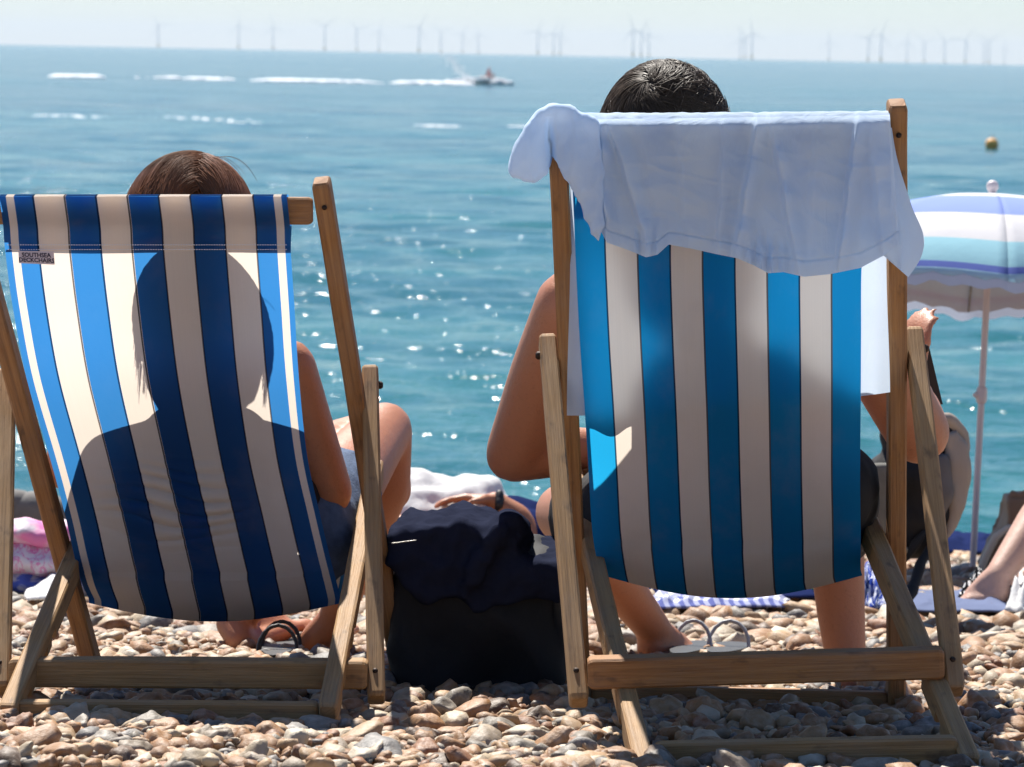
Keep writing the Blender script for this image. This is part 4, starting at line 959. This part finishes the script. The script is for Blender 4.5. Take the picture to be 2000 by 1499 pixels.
# ------------------------------------------------------------------ other people on the beach
def lying_person():
    Y = 9.0
    root = tag(empty('person', P(860, 1120, Y)), 'person in white lying behind the black bag, one tanned forearm and hand raised', 'person')
    def g(px, h, dy=0):
        p = P(px, 1100, Y+dy); p.z = gz(Y+dy)+h; return p
    bm = Blob(); hc = g(520, .14); ball(bm, hc, .092, 1.1, .9, 1.05); ball(bm, hc+Vector((.05, 0, .05)), .05); chain(bm, [(hc, .05), (g(640, .13), .055)])
    chain(bm, [(hc+Vector((.0, 0, .09)), .012), (hc+Vector((.02, 0, .115)), .012)])
    chain(bm, [(g(680, .13, -.16), .055), (g(680, .13, .16), .055)]); chain(bm, [(g(700, .13), .11), (g(840, .12), .10), (g(960, .12), .11)])
    for dy in (-.1, .1): chain(bm, [(g(980, .12, dy), .085), (g(1260, .10, dy), .058), (g(1400, .09, dy), .055), (g(1540, .07, dy), .036)]); foot(bm, g(1545, .07, dy), g(1570, .05, dy), g(1580, .26, dy))
    el = P(1030, 1052, 8.84); wr = P(968, 978, 8.86)
    chain(bm, [(g(700, .15, -.17), .05), (g(850, .15, -.26), .042), (el, .040), (P(1012, 1012, 8.85), .038), (wr, .027)]); hand(bm, wr, Vector((-1, 0, .05)), Vector((0, -.2, -1)), .35, 1.05)
    chain(bm, [(g(700, .13, .17), .05), (g(820, .08, .30), .04), (g(960, .06, .28), .028)]); hand(bm, g(960, .06, .28), Vector((1, 0, 0)), Vector((0, 0, -1)), .3)
    fuse('body', bm, SKIN_W, root, .010, 4)
    bm = Blob(); chain(bm, [(g(690, .14), .125), (g(760, .15), .145), (g(800, .16), .15), (g(860, .15), .145), (g(905, .15), .15), (g(960, .12), .12)]); chain(bm, [(g(690, .14, -.16), .07), (g(770, .14, -.24), .06)])
    fuse('white_shirt', bm, WHITECLOTH, root, .010, 3, warp=lambda p, n_: p+n_*(.03*nz(p.x*9, p.y*9, p.z*9)+.012*nz(p.x*24, p.y*20, p.z*20)))
    bm = Blob(); chain(bm, [(g(960, .12), .125), (g(1010, .12), .125)]);
    for dy in (-.1, .1): chain(bm, [(g(980, .12, dy), .10), (g(1130, .11, dy), .085)])
    fuse('shorts', bm, NAVY, root, .012, 3)
    bm = Blob(); chain(bm, [(wr+Vector((.01, -.012, .02)), .012), (wr+Vector((.01, -.03, -.005)), .012), (wr+Vector((.008, -.01, -.026)), .012)]); fuse('wristwatch', bm, DARK_RUBBER, root, .004, 2)
    bm = Blob(); ball(bm, hc+Vector((-.02, 0, -.01)), .100, 1, .95, 1); fuse('hair', bm, HAIR_W, root, .012, 3)
lying_person()

def foot_person():
    root = tag(empty('person', G(2160, 1190)), 'person sitting just beyond the right edge, pale shin and bare foot reaching in', 'person')
    heel, toe = G(1952, 1172, .03), G(1872, 1176, .02); ank = P(1948, 1128, heel.y+.02); kn = P(2085, 935, heel.y+.25)
    bm = Blob(); foot(bm, ank, heel+Vector((0, 0, .004)), toe, .95); chain(bm, [(ank, .034), (lerp(ank, kn, .55), .052), (kn, .056)])
    gx = kn.x+.42; gy = heel.y+.3; z0 = gz(gy)
    hip = Vector((gx, gy, z0+.13)); chain(bm, [(kn, .056), (hip, .085)]); k2 = Vector((kn.x+.06, kn.y+.22, kn.z-.02)); h2 = hip+Vector((0, .2, 0)); a2 = Vector((ank.x+.16, ank.y+.25, gz(ank.y+.25)+.09))
    chain(bm, [(h2, .085), (k2, .056), (a2, .034)]); foot(bm, a2, a2+Vector((.03, 0, -.06)), a2+Vector((-.2, 0, -.06)))
    mid = (hip+h2)/2; ch = mid+Vector((.12, 0, .42)); chain(bm, [(mid, .13), (ch, .12)]); chain(bm, [(ch+Vector((0, -.16, .06)), .055), (ch+Vector((0, .16, .06)), .055)])
    hc = ch+Vector((-.0, 0, .30)); chain(bm, [(ch, .05), (hc, .05)]); ball(bm, hc, .092, 1.05, .88, 1.12); chain(bm, [(hc+Vector((-.09, 0, .0)), .01), (hc+Vector((-.105, 0, -.03)), .013)])
    for s in (-1, 1):
        e = ch+Vector((.16, s*.2, -.2)); w_ = Vector((ch.x+.30, ch.y+s*.2, gz(ch.y+s*.2)+.06)); chain(bm, [(ch+Vector((0, s*.17, .06)), .048), (e, .04), (w_, .028)]); hand(bm, w_, Vector((.6, 0, -.6)), Vector((-.2, 0, -1)), .2)
    fuse('body', bm, SKIN_P, root, .009, 4)
    bm = Blob(); chain(bm, [(mid, .145), (lerp(mid, ch, .85), .135)]); fuse('swimsuit', bm, NAVY, root, .012, 3)
    bm = Blob(); ball(bm, hc+Vector((.02, 0, .02)), .1, 1, .95, 1.1); fuse('hair', bm, HAIR_W, root, .012, 3)
foot_person()

# ------------------------------------------------------------------ out at sea
def sea_at(px, py, z=0):
    d = ray(px, py); t = (z-CAMZ)/d.z; return CAM+d*t
def buoy():
    c = sea_at(1937, 291); r = .30*c.y/150
    root = tag(empty('buoy', c), 'round orange-yellow marker buoy floating on the sea at right', 'buoy')
    bm = bmesh.new(); bmesh.ops.create_icosphere(bm, subdivisions=4, radius=r); ym = plain('faded_yellow_plastic', (.88, .42, .09), .5, .2, 6, .05)
    cc = c+Vector((0, 0, r*.62)); mk('float', [cc+v.co for v in bm.verts], [tuple(x.index for x in f.verts) for f in bm.faces], ym, root); bm.free()
    bm = Blob(); pts = [(cc+Vector((math.cos(a)*.07, 0, r+.03+math.sin(a)*.07)), .018) for a in np.linspace(-.6, 3.74, 8)]; chain(bm, pts); fuse('eyelet', bm, STEEL, root, .012, 1)
    vs_, fs = [], []
    for k, (rr, z) in enumerate(((1.003, -.10), (1.012, -.10), (1.012, .02), (1.003, .02))):
        for i in range(32): a = i*math.pi/16; q = math.sqrt(1-z*z)*r*rr; vs_.append(cc+Vector((q*math.cos(a), q*math.sin(a), z*r)))
    for k in range(3):
        for i in range(32): fs.append((k*32+i, k*32+(i+1) % 32, k*32+32+(i+1) % 32, k*32+32+i))
    mk('band', vs_, fs, plain('buoy_band', (.30, .15, .04), .6), root)
buoy()

FOAM = M('sea_foam'); FOAM = FOAM.done(FOAM.pbr((.80, .82, .83), .8))
def wake(label, x0, x1, y0, y1, hgt, wid, gaps=.0):
    """churned foam: many low white heaps along a line on the water"""
    a, b = sea_at(x0, y0), sea_at(x1, y1); ln = (b-a).length; d = (b-a).normalized(); s_ = Vector((-d.y, d.x, 0)); rng = np.random.RandomState(int(x0)); bm = Blob()
    for i in range(int(420*(1-gaps))):
        t = rng.rand(); e = min(1, min(t, 1-t)*6+.15); dens = .5+1.2*nz(t*ln*.12, y0, 1)+.5*nz(t*ln*.45, y0, 2)-gaps*.6
        if rng.rand() > dens: continue
        p = lerp(a, b, t)+s_*rng.normal(0, wid*.45)+Vector((0, 0, -.05)); r_ = e*rng.uniform(.4, 1)
        ball(bm, p, 1, ln*.006+r_*wid*.22, r_*wid*.18, .06+hgt*r_*.75)
    o = mk('wake', np.concatenate(bm.v), bm.f, FOAM, None); tag(o, label, 'wake', 'white wakes on the sea', 'stuff')
wake('bright white wake directly behind the jet ski', 765, 925, 163, 166, .42, 3.6, -.3)
wake('longest white wake streak left of the jet ski', 488, 748, 158, 163, .36, 3.2, -.3)
wake('short white wake streak above the brown-haired head', 298, 438, 153, 157, .36, 3.2, .12)
wake('faintest far wake streak, leftmost on the sea', 95, 205, 150, 152, .35, 4, .2)
wake('broken line of foam nearer the shore at left', 70, 215, 226, 230, .06, 1.0, .55)
wake('thin foam line nearer the shore above the brown-haired head', 325, 500, 228, 241, .07, 1.0, .5)
wake('short foam patch nearer the shore below the jet ski', 805, 892, 245, 248, .05, .8, .6)
wake('foam scrap just left of the hanging shirt sleeve', 995, 1030, 247, 249, .05, .7, .7)

def jet_ski():
    c = sea_at(958, 166); root = tag(empty('jet_ski', c), 'distant white jet ski throwing up spray below the horizon', 'jet ski')
    hull = plain('white_hull', (.80, .72, .66), .3, .05, 4, .02); seat = plain('jet_ski_seat', (.30, .20, .17), .6)
    bm = Blob(); chain(bm, [(c+Vector((-1.3, 0, .25)), .35), (c+Vector((.3, 0, .32)), .42), (c+Vector((1.5, 0, .45)), .16)]); fuse('hull', bm, hull, root, .06, 3)
    bm = Blob(); chain(bm, [(c+Vector((-1.0, 0, .72)), .18), (c+Vector((.1, 0, .78)), .18)]); fuse('seat', bm, seat, root, .05, 2)
    bm = Blob(); chain(bm, [(c+Vector((.35, 0, .7)), .10), (c+Vector((.45, 0, 1.02)), .06)]); chain(bm, [(c+Vector((.42, -.35, 1.05)), .04), (c+Vector((.42, .35, 1.05)), .04)]); fuse('handlebar', bm, seat, root, .03, 1)
    bm = Blob()                              # spray thrown up behind and beside the hull
    rng = np.random.RandomState(4)
    for i in range(170):
        t = rng.rand()**1.3; p = c+Vector((-2.2-t*2.6+rng.normal(0, .35*t+.1), rng.normal(0, .4), .2+t*2.9+rng.normal(0, .25))); ball(bm, p, .03+.06*rng.rand())
    for i in range(150): q = rng.uniform(-4.5, 2.4); ball(bm, c+Vector((q, rng.normal(-.9, .3), .1+.5*rng.rand()*(1.2-abs(q+1)/4))), .12+.14*rng.rand())
    me_v = np.concatenate(bm.v); me_f = bm.f
    tag(mk('spray', me_v, me_f, FOAM, root), kind='stuff')
    rd = tag(empty('person', c+Vector((-.3, 0, .9))), 'tiny rider in red sitting on the distant jet ski', 'person')
    bm = Blob(); hp = c+Vector((-.35, 0, .95)); ch = hp+Vector((.15, 0, .48)); hd = ch+Vector((.05, 0, .30))
    chain(bm, [(hp, .13), (ch, .15)]); ball(bm, hd, .11); chain(bm, [(ch, .05), (hd, .05)])
    for s in (-1, 1):
        chain(bm, [(ch+Vector((0, s*.17, .05)), .05), (ch+Vector((.25, s*.25, -.2)), .045), (c+Vector((.42, s*.3, 1.05)), .04)]); chain(bm, [(hp+Vector((0, s*.1, 0)), .09), (hp+Vector((.42, s*.25, .02)), .07), (hp+Vector((.3, s*.28, -.42)), .05)])
    fuse('body', bm, plain('red_wetsuit', (.45, .08, .05), .6), rd, .03, 2)
jet_ski()

def turbines():
    data = [(309, 48, 90), (466, 50, 92), (533, 53, 94), (634, 51, 96), (697, 57, 97), (740, 60, 99), (818, 53, 101), (861, 62, 102), (903, 65, 103), (934, 66, 104),
            (1050, 60, 107), (1081, 64, 107), (1094, 65, 108), (1236, 58, 110), (1252, 64, 111), (1267, 68, 111), (1446, 75, 115), (1455, 72, 115), (1468, 65, 116), (1619, 80, 119),
            (1695, 73, 121), (1720, 68, 121), (1771, 82, 123), (1805, 82, 124), (1845, 80, 124), (1885, 78, 125), (1922, 85, 126), (1931, 80, 126), (1961, 92, 127)]
    wm = plain('turbine_paint', (.74, .78, .82), .5, .03, .05, .0); ym = plain('turbine_yellow', (.55, .42, .08), .5, .05, .1, .0)
    def tube(path, n=10):
        vs_, fs = [], []
        for (p, r) in path:
            for i in range(n): a = i*2*math.pi/n; vs_.append(Vector((r*math.cos(a), r*math.sin(a), 0))+p)
        for k in range(len(path)-1):
            for i in range(n): fs.append((k*n+i, k*n+(i+1) % n, k*n+n+(i+1) % n, k*n+n+i))
        fs.append(tuple((len(path)-1)*n+i for i in range(n))); return vs_, fs
    Hh, Rb = 80, 56; rng = random.Random(5)
    def blade(ang):
        vs_, fs = [], []; d = Vector((math.sin(ang), 0, math.cos(ang))); s = Vector((math.cos(ang), 0, -math.sin(ang)))
        for t, ch, th in ((.0, .8, .8), (.06, .8, .7), (.22, 1.0, .4), (.6, .6, .25), (1.0, .2, .1)):
            for i in range(8): a = i*math.pi/4; vs_.append(d*t*Rb+s*ch*math.cos(a)+Vector((0, th*math.sin(a)-3.2, Hh)))
        for k in range(4):
            for i in range(8): fs.append((k*8+i, k*8+(i+1) % 8, k*8+8+(i+1) % 8, k*8+8+i))
        fs.append(tuple(32+i for i in range(8))); return vs_, fs
    ordn = ['leftmost', 'second', 'third', 'fourth', 'fifth', 'sixth', 'seventh', 'eighth', 'ninth', 'tenth', 'eleventh', 'twelfth', 'thirteenth', 'fourteenth', 'fifteenth', 'sixteenth', 'seventeenth', 'eighteenth', 'nineteenth', 'twentieth']
    N = len(data); shared = {}
    V0 = Vector((0, 0, 0))
    shared['tower'] = tube([(Vector((0, 0, 14)), 2.1), (Vector((0, 0, 50)), 1.7), (Vector((0, 0, Hh-2)), 1.2)]), wm
    shared['foundation'] = tube([(Vector((0, 0, -3)), 3.2), (Vector((0, 0, 12)), 3.2), (Vector((0, 0, 12.1)), 4.4), (Vector((0, 0, 13.9)), 4.4), (Vector((0, 0, 14)), 2.7)]), ym
    nv = [Vector((x*2.0, -3+y*11, Hh-2+z*4)) for z in (0, 1) for (x, y) in ((-1, 0), (1, 0), (1, 1), (-1, 1))]
    shared['nacelle'] = (nv, [(3, 2, 1, 0), (4, 5, 6, 7)]+[(i, (i+1) % 4, 4+(i+1) % 4, 4+i) for i in range(4)]), wm
    hb = bmesh.new(); bmesh.ops.create_icosphere(hb, subdivisions=2, radius=1.8); shared['hub'] = ([v.co+Vector((0, -3.8, Hh)) for v in hb.verts], [tuple(x.index for x in f.verts) for f in hb.faces]), wm; hb.free()
    meshes = {}
    for k, ((v, f), m_) in shared.items():
        me = bpy.data.meshes.new(k); me.from_pydata([tuple(x) for x in v], [], f); me.materials.append(m_); meshes[k] = me
    for i, (px, hy, by) in enumerate(data):
        horizon = 87+40*px/2000; hp = max(24, horizon-hy); dist = Hh*FPX/hp
        d = ray(px, horizon); d = Vector((d.x, d.y, 0)).normalized(); p = d*dist; p.z = -dist**2/(2*6.371e6)
        lab = (ordn[i]+' wind turbine from the left in the row on the horizon') if i < 15 else ((('rightmost' if i == N-1 else ordn[N-1-i])+' wind turbine from the right in the row on the horizon'))
        if i == 0: lab = 'leftmost wind turbine on the horizon, standing apart from the rest'
        if i == N-1: lab = 'rightmost wind turbine on the horizon, smallest of the row'
        root = tag(empty('wind_turbine', p), lab, 'wind turbine', 'wind turbines on the horizon')
        root.rotation_euler.z = math.atan2(-d.x, d.y)+rng.uniform(-.35, .35)
        for k, me in meshes.items(): o = bpy.data.objects.new(k, me); COL.objects.link(o); o.parent = root
        a0 = rng.uniform(0, 2.09)
        for b in range(3):
            v, f = blade(a0+b*2.0944); me = bpy.data.meshes.new('blade'); me.from_pydata([tuple(x) for x in v], [], f); me.materials.append(wm); o = bpy.data.objects.new('blade', me); COL.objects.link(o); o.parent = root
turbines()

def haze():
    v = [(x, y, z) for z in (-60, 170) for (x, y) in ((-40000, -200), (40000, -200), (40000, 30000), (-40000, 30000))]
    m = bpy.data.materials.new('sea_haze'); m.use_nodes = True; m.node_tree.nodes.clear()
    o_ = m.node_tree.nodes.new('ShaderNodeOutputMaterial'); pv = m.node_tree.nodes.new('ShaderNodeVolumePrincipled')
    pv.inputs['Color'].default_value = (.80, .90, 1, 1); pv.inputs['Density'].default_value = 5.5e-5; pv.inputs['Anisotropy'].default_value = .1
    m.node_tree.links.new(pv.outputs[0], o_.inputs['Volume'])
    o = mk('haze', np.array(v, float), [(3, 2, 1, 0), (4, 5, 6, 7), (0, 1, 5, 4), (1, 2, 6, 5), (2, 3, 7, 6), (3, 0, 4, 7)], m, None, smooth=False, loc=(0, 0, 0))
    tag(o, 'thin bluish haze over the sea', 'haze', kind='stuff')
haze()
